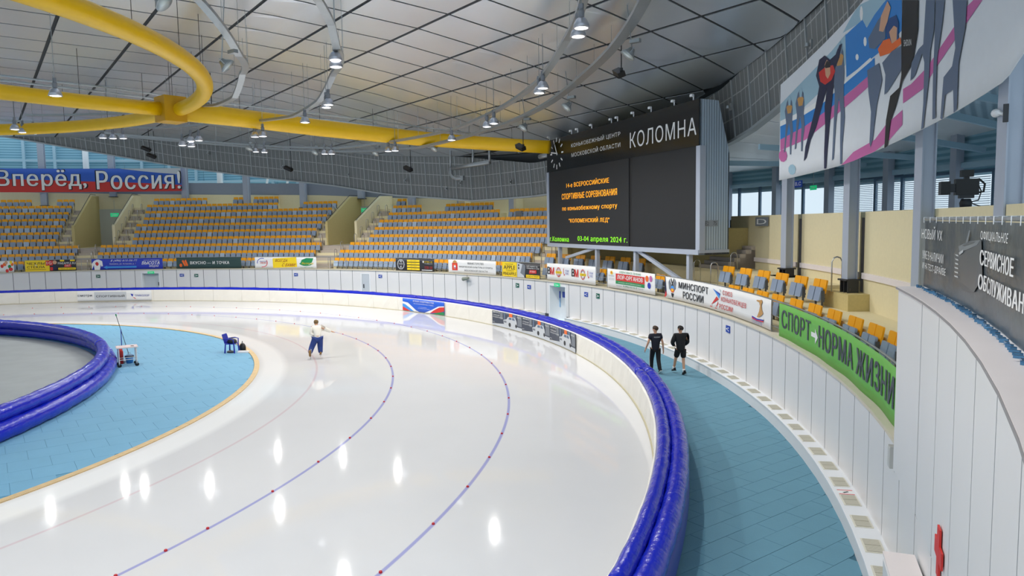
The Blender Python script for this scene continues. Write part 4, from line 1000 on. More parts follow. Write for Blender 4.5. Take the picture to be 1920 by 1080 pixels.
for dx in (0, 45.5):
    b.t('B', 1027+dx, 1032.5+dx, .34, .78, I_K, .08); b.t('М', 1032.5+dx, 1039+dx, .32, .76, I_R, .05); b.arc(1047.5+dx, .5, 4.4, .30, 0, 360, .16, I_R); b.arc(1047.5+dx, .5, 3.4, .22, 0, 360, .12, I_GR); b.r(1042+dx, 1053.4+dx, .42, .56, I_Y); b.t('ОРБИТА', 1043+dx, 1052.5+dx, .45, .53, I_K, .0)
    b.r(1056.5+dx, 1057.3+dx, .42, .74, I_R); b.d(1058.5+dx, .38, .9, .05, I_R); b.t('УРОКИ', 1060+dx, 1067+dx, .56, .68, I_B, .0); b.t('ПЛЮС', 1060+dx, 1067+dx, .4, .52, I_B, .0)
b.end()
b = Banner('rail_banner', 1139, 531, 1228, 550, 'white medical banner with red and green bars on the rail', VW, z=(2.36, 3.32))
b.t('ОПЕРАТИВНОЕ ЛЕЧЕНИЕ', 1162, 1202, .82, .93, I_G, .0); b.r(1155, 1209, .42, .78, I_R, n=2); b.t('ЛОР-ОРГАНОВ', 1158, 1205.5, .50, .72, I_W, .05); b.r(1155, 1209, .25, .42, I_G, n=2); b.t('В КЛИНИКЕ ХИРУРГИЧЕСКОЙ ОТОРИНО', 1160, 1203, .30, .37, I_W, .0)
b.t('8 (496) 610-10-10', 1169, 1195, .10, .21, I_G, .02); b.t('телефон', 1156, 1167, .12, .19, I_GR, .0); b.t('лицензия', 1197, 1207, .12, .19, I_GR, .0)
b.d(1213.5, .72, 3, .15, I_O); b.d(1220.5, .74, 2.6, .15, I_P); b.d(1217.5, .4, 3, .15, I_B); b.d(1147, .80, 2.4, .1, I_Y); b.q([(1145.5, .76), (1148.5, .76), (1147, .88)], I_R); b.t('Коломна', 1142, 1152, .6, .68, I_GR, .0); b.r(1142, 1153, .48, .49, I_GR); b.r(1142, 1153, .42, .43, I_GR); b.end()
b = Banner('rail_banner', 1247, 541, 1446, 595, 'long white sports ministry banner with eagle emblem and red lettering', VW, z=(2.36, 3.28))
b.q([(1247, 0), (1251, .12), (1248, 1), (1247, 1)], I_N); b.q([(1247, 0), (1251, .12), (1249.5, .35), (1247, .1)], I_R)
b.q([(1255, .45), (1254, .75), (1256, .92), (1259, .7), (1260.5, .5), (1258, .38)], I_GR); b.q([(1267, .5), (1268, .8), (1266, .95), (1263, .72), (1261.5, .5), (1264, .4)], I_GR); b.q([(1258, .9), (1259, .97), (1264, .55), (1263, .5)], I_K); b.q([(1264.5, .92), (1264, .99), (1258.5, .55), (1259.5, .5)], I_K)
b.d(1261.2, .47, 4.2, .16, I_GR); b.d(1261.2, .5, 3.2, .12, I_LB); b.d(1261.2, .4, 3.2, .1, I_O); b.d(1261.2, .42, 1.6, .06, I_Y); b.q([(1259, .28), (1263.8, .26), (1263, .12), (1261.5, .06), (1260, .14)], I_K)
b.t('МИНСПОРТ', 1273, 1328, .56, .86, I_K, .03); b.t('РОССИИ', 1281, 1319, .14, .46, I_K, .03)
b.q([(1337, .86), (1351, .72), (1349, .52)], I_LB); b.q([(1337, .86), (1351, .72), (1350.3, .64)], I_B); b.q([(1344.5, .58), (1348.5, .48), (1334, .18)], I_R); b.q([(1347, .42), (1347.5, .30), (1345, .18), (1343.5, .16), (1346, .3)], I_R); b.r(1332, 1336, .10, .13, I_R); b.r(1341.5, 1345, .08, .11, I_R); b.q([(1349, .9), (1352, .88), (1351.5, .78)], I_LG)
b.t('СОЮЗ', 1356, 1373, .70, .88, I_R, .02); b.t('КОНЬКОБЕЖЦЕВ', 1353, 1400, .40, .62, I_R, .02); b.t('РОССИИ', 1350, 1374, .12, .32, I_R, .02)
b.q([(1425, .88), (1429, .92), (1430, .84), (1428, .74), (1429, .58), (1431.5, .46), (1428, .36), (1423, .28), (1419, .22), (1421.5, .36), (1424, .5), (1425.5, .68), (1424, .8), (1419, .82), (1419.5, .86)], I_GO)
for i, m in enumerate((I_W, I_B, I_R)): b.q([(1411, .30-.045*i), (1420, .26-.045*i), (1433, .30-.045*i), (1432, .255-.045*i), (1420, .215-.045*i), (1411, .255-.045*i)], m)
b.t('УПРАВЛЕНИЕ', 1411, 1430, .09, .155, I_B, .0); b.t('СОРЕВНОВАНИЙ', 1411, 1430, .03, .075, I_B, .0); b.end()
b = Banner('rail_banner', 1461, 600, 1684, 745, 'bright green banner with dark grey slogan and white arrow', VGN, z=(2.30, 3.27), wob=.02)
GT = ink('slate', 66, 74, 84)
b.t('СПОРТ', 1466, 1519.5, .30, .84, GT, .03); b.q([(1521, .46), (1521, .58), (1528, .58), (1528, .70), (1533, .50), (1528, .30), (1528, .46)], I_W); b.t('НОРМА ЖИЗНИ', 1535, 1678, .28, .84, GT, .04); b.end()
# ---- banners on the crash pads
PG = 'banner tied over the crash pads'
def pad_banner(*a, **k): return Banner('pad_banner', *a, R=35.11, z=(.06, .88), wob=.0, **k)
b = pad_banner(145, 555, 284, 553, 'white television banner with dark words over the far crash pads', VW)
b.r(177, 237, .12, .88, I_LG, n=3); b.t('смотри', 146, 172.5, .40, .64, I_N, .03); b.t('СПОРТИВНЫЙ', 180.5, 233.5, .36, .62, I_K, .03); b.q([(245, .68), (250, .62), (249, .4), (247, .44)], I_B); b.q([(248.5, .36), (253, .28), (255.5, .12), (250, .3)], I_R); b.t('ТРИКОЛОР', 253, 280, .40, .58, I_B, .02); b.end()
b = pad_banner(755, 567, 833, 578, 'bright blue cup banner with tricolour waves over the crash pads', M('banner_azure', srgb(24, 92, 210), .4, noise=.04))
b.q([(755, .72), (765, .66), (772, .40), (780, .10), (786, .0), (776, .0), (768, .26), (760, .5), (755, .56)], I_W); b.q([(755, .56), (760, .50), (768, .26), (776, .0), (764, .0), (755, .32)], I_LB); b.q([(755, .32), (764, .12), (770, .0), (755, .0)], I_R)
b.q([(833, .70), (822, .62), (810, .30), (800, .08), (796, .0), (806, .0), (814, .3), (824, .56), (833, .62)], I_W); b.q([(833, .62), (824, .56), (814, .30), (806, .02), (820, .12), (833, .30)], I_R); b.q([(833, .24), (822, .16), (812, .0), (833, .0)], I_G)
b.t('КУБОК СОДРУЖЕСТВА', 775, 814, .74, .90, I_W, .03); b.t('по конькобежному спорту', 776, 813, .58, .68, I_W, .0); b.t('г. Коломна', 786, 800, .36, .42, I_W, .0); b.t('14 апреля 2024', 784, 806, .26, .32, I_W, .0); b.end()
VCAR = M('banner_car_night', srgb(60, 68, 84), .4, noise=.2, scale=1.2)
for i, (x0, y0, x1, y1, e) in enumerate(((923, 594, 979, 612, 'beside the blank white pad'), (979, 612, 1031, 630, 'between two like it'), (1031, 630, 1079, 642, 'next to the near white pads'))):
    b = pad_banner(x0, y0, x1, y1, 'dark grey banner with a silver car on snow %s' % e, VCAR); k = (x1-x0)/56.0
    X = lambda x: x0+(x-923)*k
    b.q([(X(923), .0), (X(979), .0), (X(979), .22), (X(950), .26), (X(923), .1)], I_LG); b.r(X(938), X(943), .5, 1, I_GR); b.r(X(945), X(948), .55, 1, I_SB); b.r(X(955), X(961), .72, 1, I_O); b.r(X(962), X(968), .6, 1, I_SB); b.r(X(971), X(979), .3, 1, I_GR)
    b.q([(X(945), .26), (X(944), .5), (X(950), .58), (X(953), .76), (X(966), .80), (X(969), .58), (X(970), .30), (X(962), .2), (X(948), .2)], I_LG); b.q([(X(954), .6), (X(955), .73), (X(964), .76), (X(966), .6)], I_SB); b.d(X(956), .26, 2.2*k, .14, I_K); b.d(X(968), .27, 1.5*k, .12, I_K); b.r(X(945), X(950), .34, .46, I_GR)
    b.t('JAECOO J7', X(925), X(938), .84, .95, I_W, .04); b.t('СТИЛЬНЫЙ', X(925), X(937), .68, .78, I_W, .02); b.t('ВНЕДОРОЖНИК', X(925), X(944), .54, .62, I_W, .0); b.t('акция', X(924), X(928), .22, .27, I_W, .0); b.r(X(924), X(938), .14, .15, I_W); b.t('Авто', X(970), X(977), .82, .92, I_W, .02); b.end()
# ---- big banners
b = Banner('stand_banner', -40, 337, 340.5, 345, 'tricolour banner with large white slogan hung on the columns of the far stand', M('banner_tricolour_blue', srgb(44, 92, 190), .5, noise=.06), R=48.2, z=(9.35, 11.55), wob=.02)
b.q([(-40, 0), (340.5, 0), (340.5, .26), (300, .33), (220, .42), (150, .46), (80, .52), (20, .55), (-40, .56)], ink('flag_red', 206, 52, 44)); b.q([(225, 1.0), (340.5, 1.0), (340.5, .72), (300, .80), (260, .90)], I_LG)
b.t('Вперёд,', -7, 164, .05, .98, I_K, .06); b.t('Вперёд,', -5, 162, .08, .95, I_W, .03, lift=.04); b.t('Россия!', 180, 340, .07, .93, I_K, .06); b.t('Россия!', 182, 338.5, .10, .90, I_W, .03, lift=.04); b.end()

# ---- printed skater banner under the band, on the near side
RS = 40.85
zbot = [cyl(x, y, RS) for x, y in ((1462, 338), (1577, 310), (1692, 260), (1794, 208), (1886, 149), (1919, 97))]; zbot.reverse()
def zsb(t): return lerp(t, [12]+[a for a, _ in zbot], [9.6]+[z for _, z in zbot])
a0, a1 = TH(1462, 260, RS), 13.0; skb = thing('skater_banner', 'huge curved banner printed with speed skaters hanging below the grey band', 'banner', P(RS, 30, 8)); sko = -P(RS, 30, 8)
m = MB(); vs = []; n = 60
for i in range(n+1):
    t = a0+(a1-a0)*i/n
    for j in range(9):
        for d in (0, .02): vs.append(P(RS+d, t, zsb(t)+(zfb(t)-.06-zsb(t))*j/8)+sko)
k = lambda i, j, d: (i*9+j)*2+d
m.add(vs, [f_ for i in range(n) for j in range(8) for f_ in ((k(i, j, 0), k(i, j+1, 0), k(i+1, j+1, 0), k(i+1, j, 0)), (k(i, j, 1), k(i+1, j, 1), k(i+1, j+1, 1), k(i, j+1, 1)))]+[(k(i, 0, 0), k(i+1, 0, 0), k(i+1, 0, 1), k(i, 0, 1)) for i in range(n)])
m.build('sheet', M('banner_print_white', srgb(226, 230, 234), .55, noise=.03), skb, True)
layer = [0]
def sk(pts, mat, kind='print'):
    layer[0] += 1; off = .006+layer[0]*.0005; m = MB(); q = []
    n = len(pts)
    for i in range(n):
        (x0, y0), (x1, y1) = pts[i], pts[(i+1) % n]; e_ = max(1, int(math.hypot(x1-x0, y1-y0)/15))
        for e in range(e_):
            t, z = cyl(x0+(x1-x0)*e/e_, y0+(y1-y0)*e/e_, RS-off); q.append((t, min(z, zfb(t)-.08)))
    for c in strips(q, .5): m.add([P(RS-off, t, z)+sko for t, z in c], [tuple(range(len(c)))])
    m.build(kind, mat, skb)
sk([(1580, 62), (1613, 0), (1666, 0), (1645, 27), (1625, 50), (1617, 40)], I_PB); sk([(1463, 232), (1500, 208), (1540, 170), (1585, 122), (1587, 62), (1560, 95), (1463, 196)], I_PB)
sk([(1585, 66), (1600, 52), (1617, 37), (1625, 52), (1640, 27), (1657, 5), (1662, 0), (1691, 0), (1691, 57), (1665, 85), (1625, 117), (1587, 145)], I_MB); sk([(1463, 262), (1463, 237), (1500, 220), (1540, 196), (1580, 160), (1640, 108), (1640, 132), (1600, 166), (1560, 200), (1510, 236)], I_MB)
sk([(1463, 237), (1463, 227), (1500, 210), (1540, 185), (1585, 150), (1632, 108), (1635, 113), (1580, 160), (1540, 196), (1500, 220)], I_W)
sk([(1463, 282), (1463, 262), (1510, 236), (1560, 200), (1600, 167), (1640, 132), (1640, 152), (1600, 188), (1560, 222), (1510, 262)], I_P)
sk([(1577, 310), (1600, 285), (1640, 262), (1660, 235), (1692, 206), (1692, 234), (1668, 262), (1640, 284), (1602, 301)], I_P); sk([(1693, 194), (1730, 167), (1758, 122), (1792, 72), (1830, 17), (1842, 0), (1825, 0), (1806, 19), (1789, 50), (1761, 92), (1739, 125), (1708, 158), (1693, 167)], I_P)
for cx, cy, rx, ry, mt in ((1622, 78, 3, 9, I_W), (1607, 107, 3, 6, I_W), (1468, 292, 8, 12, I_P), (1485, 318, 7, 10, I_PB), (1615, 25, 3, 14, I_W)):
    sk([(cx+rx*math.cos(a*.7), cy+ry*math.sin(a*.7)) for a in range(9)], mt)
for dx, s, top in ((1480, .78, 182), (1501, .86, 165), (1574, 1.1, 80)):
    g = [(-6, 12), (0, 0), (6, 10), (8, 32), (7, 55), (9, 85), (5, 115), (4, 138), (1, 138), (1, 110), (2, 80), (-1, 62), (-6, 92), (-10, 132), (-13, 134), (-10, 92), (-8, 60), (-11, 34)]
    sk([(dx+x*s, top+y*s*(1.0 if dx < 1550 else 1.5)) for x, y in g], I_SB, 'skater_figure')
    sk([(dx-7*s, top+24*s), (dx, top+16*s), (dx+7*s, top+22*s), (dx+4*s, top+38*s), (dx-4*s, top+40*s)], I_GO, 'skater_figure'); sk([(dx-3*s, top+8*s), (dx, top-2*s), (dx+4*s, top+6*s), (dx+2*s, top+20*s), (dx-2*s, top+20*s)], I_PB, 'skater_figure')
sk([(1530, 142), (1536, 112), (1546, 104), (1556, 112), (1567, 102), (1574, 84), (1579, 82), (1574, 108), (1566, 128), (1563, 160), (1559, 200), (1555, 238), (1551, 286), (1549, 316), (1545, 316), (1545, 285), (1547, 238), (1546, 200), (1550, 168), (1541, 200), (1530, 240), (1520, 262), (1512, 296), (1507, 302), (1510, 275), (1518, 245), (1528, 205), (1536, 162)], I_N, 'skater_figure')
sk([(1535, 136), (1547, 126), (1562, 122), (1566, 134), (1559, 150), (1547, 159), (1538, 153)], I_R, 'skater_figure'); sk([(1546, 122), (1550, 112), (1556, 118), (1557, 138), (1552, 148), (1548, 142)], I_SK, 'skater_figure'); sk([(1546, 124), (1550, 114), (1557, 116), (1557, 126), (1548, 128)], I_K, 'skater_figure')
sk([(1626, 132), (1648, 118), (1654, 150), (1644, 196), (1636, 262), (1632, 276), (1630, 268), (1633, 210), (1628, 172)], I_SB, 'skater_figure')
sk([(1628, 72), (1646, 38), (1660, 20), (1660, 72), (1640, 92), (1630, 90)], I_SB, 'skater_figure'); sk([(1648, 58), (1652, 30), (1664, 2), (1670, 14), (1664, 40), (1656, 60)], I_SK, 'skater_figure'); sk([(1660, 50), (1668, 34), (1680, 28), (1685, 42), (1684, 74), (1672, 84), (1664, 78)], ink('cap_blue', 30, 74, 130), 'skater_figure'); sk([(1667, 60), (1676, 48), (1682, 52), (1681, 76), (1672, 82)], I_SK, 'skater_figure'); sk([(1646, 92), (1656, 76), (1668, 72), (1672, 82), (1688, 70), (1690, 82), (1668, 100), (1650, 106)], I_O, 'skater_figure')
sk([(1654, 118), (1672, 96), (1690, 86), (1690, 130), (1678, 150), (1664, 172), (1658, 178), (1660, 140)], I_SB, 'skater_figure')
sk([(1692, 0), (1722, 0), (1721, 56), (1711, 119), (1692, 152), (1680, 198), (1670, 226), (1664, 274), (1658, 278), (1661, 226), (1669, 180), (1686, 164), (1690, 140), (1690, 70)], I_K, 'skater_figure')
for g in ([(1736, 0), (1753, 0), (1751, 56), (1744, 97), (1742, 144), (1736, 194), (1731, 240), (1727, 243), (1731, 194), (1733, 117), (1729, 100), (1716, 140), (1707, 152), (1709, 118), (1722, 92), (1731, 83)], [(1755, 0), (1771, 0), (1767, 40), (1757, 110), (1754, 190), (1754, 222), (1748, 224), (1749, 150), (1752, 80)], [(1786, 0), (1813, 0), (1810, 50), (1797, 120), (1794, 205), (1788, 212), (1787, 168), (1772, 178), (1767, 224), (1763, 222), (1769, 145), (1785, 124), (1791, 90)]): sk(g, I_SB, 'skater_figure')
tvs, tfs = text2d('SHDUN', .06); m = MB(); m.add([(lambda tz: P(RS-.04, *tz)+sko)(cyl(1694.5+14*x, 87-12*y-2*x, RS-.04)) for x, y in tvs], tfs); m.build('lettering', I_W, skb)
for tx, x, y in (('VIKING', 1545, 195), ('VIKING', 1560, 190)):
    pass

# ---- dark car banner on the tall wall
RD = 39.14; zd0, zd1 = 4.74, 5.63
da, db = TH(1733, 470, RD), 2.2; dkb = thing('car_service_banner', 'glossy charcoal car service banner laced to a rail above the tall white wall', 'banner', P(RD, 10, zd0)); dko = -P(RD, 10, zd0)
def DS(t, z, off=0.): return P(RD-off+.010*math.sin(t*2.3)*math.sin((z-zd0)*4)+.003*math.sin(t*5), t, z)+dko
m = MB(); n = 140; vs = [DS(da+(db-da)*i/n, zd0+(zd1-zd0)*j/10, d) for i in range(n+1) for j in range(11) for d in (0, -.006)]
k = lambda i, j, d: (i*11+j)*2+d
m.add(vs, [f_ for i in range(n) for j in range(10) for f_ in ((k(i, j, 0), k(i, j+1, 0), k(i+1, j+1, 0), k(i+1, j, 0)), (k(i, j, 1), k(i+1, j, 1), k(i+1, j+1, 1), k(i, j+1, 1)))])
m.build('sheet', M('banner_gloss_charcoal', srgb(70, 80, 86), .28, noise=.12, scale=2, bump=.3, bscale=3), dkb, True)
def dt(txt, x0, x1, yt, yb, mat=I_W, bold=.02, ax=None):
    ta, za = cyl(x0, yt, RD); _, zb_ = cyl(x0, yb, RD); tb, _ = cyl(x1, yt, RD); tvs, tfs = text2d(txt, .008); m = MB(); e = .06*(tb-ta)/len(txt) if bold > .02 else 0
    for sh in ((-e, e) if e else (0,)): m.add([DS(ta+(tb-ta)*x+sh, zb_+(za-zb_)*y, .022) for x, y in tvs], tfs)
    m.build('lettering', mat, dkb)
dt('НОВЫЙ VX', 1732, 1771, 424, 447); dt('УЖЕ В НАЛИЧИИ', 1732, 1773, 469, 484, bold=.0); dt('И НА ТЕСТ-ДРАЙВЕ', 1732, 1777, 488, 505, bold=.0)
dt('ОФИЦИАЛЬНОЕ', 1844, 1897, 432, 452, bold=.0); dt('СЕРВИСНОЕ', 1842, 1909, 468, 497, bold=.025); dt('ОБСЛУЖИВАНИЕ', 1839, 1945, 513, 542, bold=.025)
def dk(pts, mat):
    layer[0] += 1; m = MB(); vs = []
    for x, y in pts:
        t, z = cyl(x, y, RD-.02); vs.append(DS(t, z, .010+.0003*(layer[0] % 30)))
    m.add(vs, [tuple(range(len(vs)))]); m.build('print', mat, dkb)
DC1 = ink('car_dark', 84, 92, 98, .3); DC2 = ink('car_mid', 128, 136, 142, .3); DC3 = ink('car_light', 200, 206, 210, .3)
dk([(1785, 475), (1795, 462), (1815, 452), (1838, 450), (1838, 520), (1825, 548), (1805, 545), (1788, 520)], DC1); dk([(1796, 462), (1815, 453), (1836, 450), (1830, 460), (1808, 470), (1798, 474)], DC2)
for i in range(6): dk([(1786, 476+8*i), (1795, 478+8*i), (1796, 481+8*i), (1787, 479+8*i)], DC3)
dk([(1797, 474), (1806, 468), (1806, 473), (1799, 478)], DC3); dk([(1810, 455), (1815, 432), (1817, 432), (1814, 455)], DC2)
rel(MB().tube([P(RD+.03, t, zd1+.03) for t in frange(2.2, da+.2, 30)], .022, 6), dko).build('rail_pipe', GALV, dkb, True)
for i in range(26):
    t = da-(da-2.4)*i/25; rel(MB().tube([P(RD-.015, t, zd1-.02), P(RD-.01, t+.05, zd1+.05), P(RD+.06, t+.08, zd1+.05)], .004, 4), dko).build('lacing', WHITE, dkb)
tin = thing('tinsel_strip', 'crumpled blue tinsel strip lying along the foot of the charcoal banner', 'tinsel', P(RD-.05, 10, 4.74)); m = MB(); rnd = random.Random(3)  # strip of blue foil tinsel, holds no lights
for i in range(80):
    t = 3+i*.178; m.box(P(RD-.045, t, 4.735), (.03*rnd.uniform(.6, 1.2), .07*rnd.uniform(.7, 1.2), .026*rnd.uniform(.6, 1.3)), rnd.uniform(0, 3))
tag(rel(m, -P(RD-.05, 10, 4.74)).build('foil', M('blue_tinsel', srgb(90, 140, 180), .2, .6), tin), kind='stuff')

# ================================================================== SMALL THINGS
SGB = ink('sign_blue', 30, 70, 170); SGG = M('exit_green', srgb(20, 170, 110), .4, emit=srgb(20, 190, 120), es=.8); SGD = ink('sign_green', 20, 96, 76)
def plate(name, x, y, R, w, h, mat, label, cat, glyph=None, group=None, rise=None):
    t, z = cyl(x, y, R); o = thing(name, label, cat, P(R, t, z), math.radians(t), group)
    MB().box((0, 0, 0), (.03, w, h)).build('plate', mat, o)
    if glyph:
        vs, fs = text2d(glyph, .03); m = MB(); m.add([Vector((-.018, w*.38-w*.76*a, -h*.3+h*.6*b_)) for a, b_ in vs], fs); m.build('pictogram', I_W, o)
    if rise: MB().box((0, 0, h/2+rise/2), (.02, .02, rise)).build('hanger', GALV, o)
    return o
for x, y, e in ((283, 511, 'over the wide recessed grey door'), (1044, 534.5, 'over the recessed door with notices')): plate('exit_sign', x, y, 38.98, .55, .2, SGG, 'lit green exit sign %s in the white wall' % e, 'exit sign', '>')
for x, y, e in ((215, 403, 'beside the opening near the tricolour banner'), (684, 394, 'beside the opening in the middle of the stand')): plate('exit_sign', x, y, 47.2, .75, .35, SGG, 'lit green exit sign hanging %s' % e, 'exit sign', '>', None, 1.2)
for x, y in ((341, 516), (555, 515), (713, 518), (992, 538), (1099, 552), (1365, 617)): plate('direction_sign', x, y, R_WALL-.02, .36, .24, SGB, 'small blue direction sign stuck on a white wall panel', 'sign', '<', 'small blue signs on the white wall')
for x, y in ((184, 518), (368, 516.5), (970, 535), (1121, 555)): plate('evacuation_sign', x, y, R_WALL-.02, .34, .26, SGD, 'small dark green escape sign stuck on a white wall panel', 'sign', '>', 'small green signs on the white wall')
rz3 = R_WALL+.69
for x, y, w, h, m, e in ((1046, 552, .5, .42, SGB, 'large blue'), (1047, 567, .42, .5, ink('notice', 150, 190, 226), 'pale blue'), (1057.5, 552.5, .3, .34, ink('notice2', 60, 80, 170), 'small violet')): plate('door_notice', x, y, rz3, w, h, m, '%s notice taped on the recessed cream door' % e, 'notice')
t, z = cyl(876, 522, R_WALL-.1); o = thing('wall_loudspeaker', 'grey horn loudspeaker fixed on the far white wall', 'loudspeaker', P(R_WALL-.02, t, z), math.radians(t))
MB().lathe([(0, -.3), (.13, -.3), (.11, .1), (.07, .3), (0, .3)], (-.2, 0, 0), 12, Matrix.Rotation(math.radians(80), 4, 'X')).build('horn', M('khaki_grey', srgb(140, 146, 132), .5), o, True); MB().tube([(0, 0, 0), (-.2, 0, 0)], .03, 6).build('bracket', DARKM, o)
# red cross, box on the bench, small box at the wall step
t, z = cyl(1760, 1035, R_HI-.02); o = thing('first_aid_cross', 'red first aid cross on the tall white wall', 'sign', P(R_HI-.02, t, z), math.radians(t)); q = MB(); q.box((0, 0, 0), (.02, .16, .5)); q.build('upright', I_R, o); q = MB(); q.box((0, 0, 0), (.018, .5, .17)); q.build('crossbar', I_R, o)
t = TH(1690, 1050, 38.8); o = thing('wall_cabinet', 'white metal cabinet standing on the bench under the tall wall', 'cabinet', P(38.82, 15.2, .365), math.radians(15.2)); q = MB(); q.box((0, 0, .42), (.34, .7, .84)); q.build('body', WHITE, o); q = MB(); q.box((-.18, 0, .42), (.02, .62, .74)); q.build('door', WALLW, o); q = MB(); q.box((0, 0, .86), (.38, .74, .03)); q.build('top', PINK, o); q = MB(); q.box((-.2, .2, .45), (.03, .03, .1)); q.build('lock', DARKM, o)
t, z = cyl(1673.5, 856, R_WALL-.05); o = thing('wall_box', 'small pale grey plastic box on the wall where it steps up', 'box', P(R_WALL-.04, t, z), math.radians(t)); q = MB(); q.box((0, 0, 0), (.12, .16, .34)); q.build('case', M('box_grey', srgb(188, 188, 184), .5), o); q = MB(); q.box((-.062, 0, 0), (.012, .13, .3)); q.build('lid', M('box_grey2', srgb(204, 204, 200), .5), o)
p = unz(1587, 923, .37); o = thing('bench_sticker', 'white no sitting sticker with red border on the bench top', 'sticker', P(38.84, math.degrees(math.atan2(p.y, p.x)), .369), math.atan2(p.y, p.x)); q = MB(); q.box((0, 0, 0), (.3, .26, .004)); q.build('sheet', I_W, o); q = MB(); q.box((0, .11, .003), (.28, .03, .002)); q.build('border', I_R, o); q = MB(); q.box((0, -.11, .003), (.28, .03, .002)); q.build('border', I_R, o); q = MB(); q.box((0, 0, .003), (.12, .04, .002), .6); q.build('print', I_K, o)
plate('sector_board', 1428.5, 415.5, rback(47)-.05, 1.0, .38, ink('board_grey', 128, 134, 140), 'grey sector board high on the beige wall by the scoreboard', 'sign', 'D')
plate('hall_sign', 1497, 345, 44, .55, .28, SGB, 'dark blue hanging hall sign behind the beige wall', 'sign', 'В,С'); plate('exit_sign', 1525, 352, 46, .45, .2, SGG, 'lit green exit sign hanging before the concourse glass doors', 'exit sign', '>', None, .8)
t = TH(978, 405, 45.5); o = thing('control_desk', 'beige desk with a grey box on top in the upper stand', 'desk', P(45.5, t, zk(5)), math.radians(t)); q = MB(); q.box((0, 0, .4), (.8, 1.3, .8)); q.build('desk', BEIGE2, o); q = MB(); q.box((0, .1, 1.05), (.5, .6, .5)); q.build('monitor_box', M('box_grey3', srgb(120, 124, 128), .5), o)

# ---- cctv camera on the end column
t4 = cols_r[3]; pc = c3(1870, 212, 41.0); o = thing('cctv_camera', 'white bullet security camera on an arm fixed to a grey column', 'security camera', pc)
dv = (unz(1850, 214, pc.z-.001) if False else (c3(1852, 214, 41.3)-pc)).normalized(); R4 = dv.to_track_quat('Z', 'Y').to_matrix().to_4x4()
MB().lathe([(0, -.16), (.05, -.16), (.055, .1), (.075, .14), (.075, .2), (.05, .2), (.04, .17), (0, .17)], n=12, M4=R4).build('housing', WHITE, o, True); MB().lathe([(0, .172), (.042, .172), (0, .18)], n=12, M4=R4).build('lens', BLACK, o)
MB().tube([R4 @ Vector((0, 0, -.14)), c3(1884, 214, 41.05)-pc], .03, 6).build('arm', WHITE, o); MB().box(c3(1886, 212, 41.05)-pc, (.08, .08, .3)).build('mount', DARKM, o)

# ---- television camera on its tripod
pt = P(42.6, TH(1812, 350, 42.6), 4.5); zt = cyl(1812, 352, 42.6)[1]-4.5
hd = math.atan2(-RT.y, -RT.x)-.35; o = thing('television_camera', 'black broadcast camera on a tripod on the concourse behind the beige wall', 'video camera', pt, hd)
h = zt
MB().box((0, 0, h+.02), (.48, .26, .38)).build('body', BLACK, o); q = MB(); q.box((.34, 0, h+.0), (.24, .2, .2)); q.build('lens', DARKM, o); q = MB(); q.box((.46, 0, h), (.2, .32, .32)); q.build('lens_hood', BLACK, o)
q = MB(); q.box((-.02, -.135, h), (.28, .01, .2)); q.build('logo_panel', I_PB, o); q = MB(); q.box((.0, 0, h+.34), (.26, .2, .16)); q.build('viewfinder', BLACK, o); q = MB(); q.box((0, 0, h+.2), (.1, .1, .14)); q.build('viewfinder_mount', DARKM, o)
MB().tube([(-.1, 0, h+.16), (-.26, 0, h+.2), (-.38, 0, h+.08), (-.36, 0, h-.1), (-.24, 0, h-.12)], .025, 8).build('handle', BLACK, o, True); MB().tube([(-.22, .05, h+.1), (-.3, .06, h-.1), (-.25, .05, h-.3), (-.1, .04, h-.34)], .014, 6).build('cable', BLACK, o, True)
q = MB(); q.box((0, 0, h-.2), (.3, .22, .1)); q.build('plate', DARKM, o); MB().lathe([(0, h-.5), (.12, h-.5), (.14, h-.36), (.1, h-.26), (0, h-.26)], n=12).build('fluid_head', DARKM, o, True)
MB().tube([(-.05, -.05, h-.34), (-.5, -.3, h-.5)], .015, 6).build('pan_arm', BLACK, o); MB().lathe([(0, -.06), (.05, -.05), (.05, .05), (0, .06)], (-.5, -.3, h-.5), 8).build('grip', BLACK, o)
for k in range(3):
    a = 2*math.pi*k/3+.4; MB().tube([(.05*math.cos(a), .05*math.sin(a), h-.5), (.5*math.cos(a), .5*math.sin(a), .0)], [.03, .02], 6).build('leg', DARKM, o)

# ---- trolley with cleaning things, chair, bags
TRW = M('trolley_white', srgb(226, 222, 214), .4); TRT = M('trolley_top', srgb(206, 184, 184), .5)
ta = math.atan2(.53, .22); o = thing('trolley', 'small white steel trolley with pale pink top on black castors', 'trolley', Vector((7.9, 14.95, 0)), ta)
o.scale = (1.2, 1.2, 1.0)
for sx in (-.27, .27):
    for sy in (-.24, .24):
        l = MB().tube([(sx, sy, .14), (sx, sy, .80)], .02, 8).build('leg', TRW, o); c = MB().lathe([(0, -.02), (.07, -.02), (.07, .02), (0, .02)], (sx, sy, .07), 12, Matrix.Rotation(math.pi/2, 4, 'X')).build('castor', BLACK, l); MB().box((sx, sy, .13), (.03, .05, .06)).build('castor_fork', GALV, l)
MB().box((0, 0, .815), (.66, .56, .03)).build('top', TRT, o)
q = MB(); q.tube([(-.33, -.28, .80), (.33, -.28, .80), (.33, .28, .80), (-.33, .28, .80), (-.33, -.28, .80)], .016, 6); q.build('top_rim', TRW, o)
for a_, b_ in (((-.27, -.24), (.27, -.24)), ((-.27, .24), (.27, .24)), ((-.27, -.24), (-.27, .24)), ((.27, -.24), (.27, .24))): MB().tube([(*a_, .3), (*b_, .3)], .014, 6).build('stretcher', TRW, o)
pp_ = Vector((7.9, 14.95, 0))+Matrix.Rotation(ta, 3, 'Z') @ Vector((.2, -.12, .835)); q = MB(); q.box((0, 0, 0), (.12, .06, .02), .4); tag(q.build('phone', BLACK, None, False, pp_), 'small black phone lying on the trolley top', 'phone')
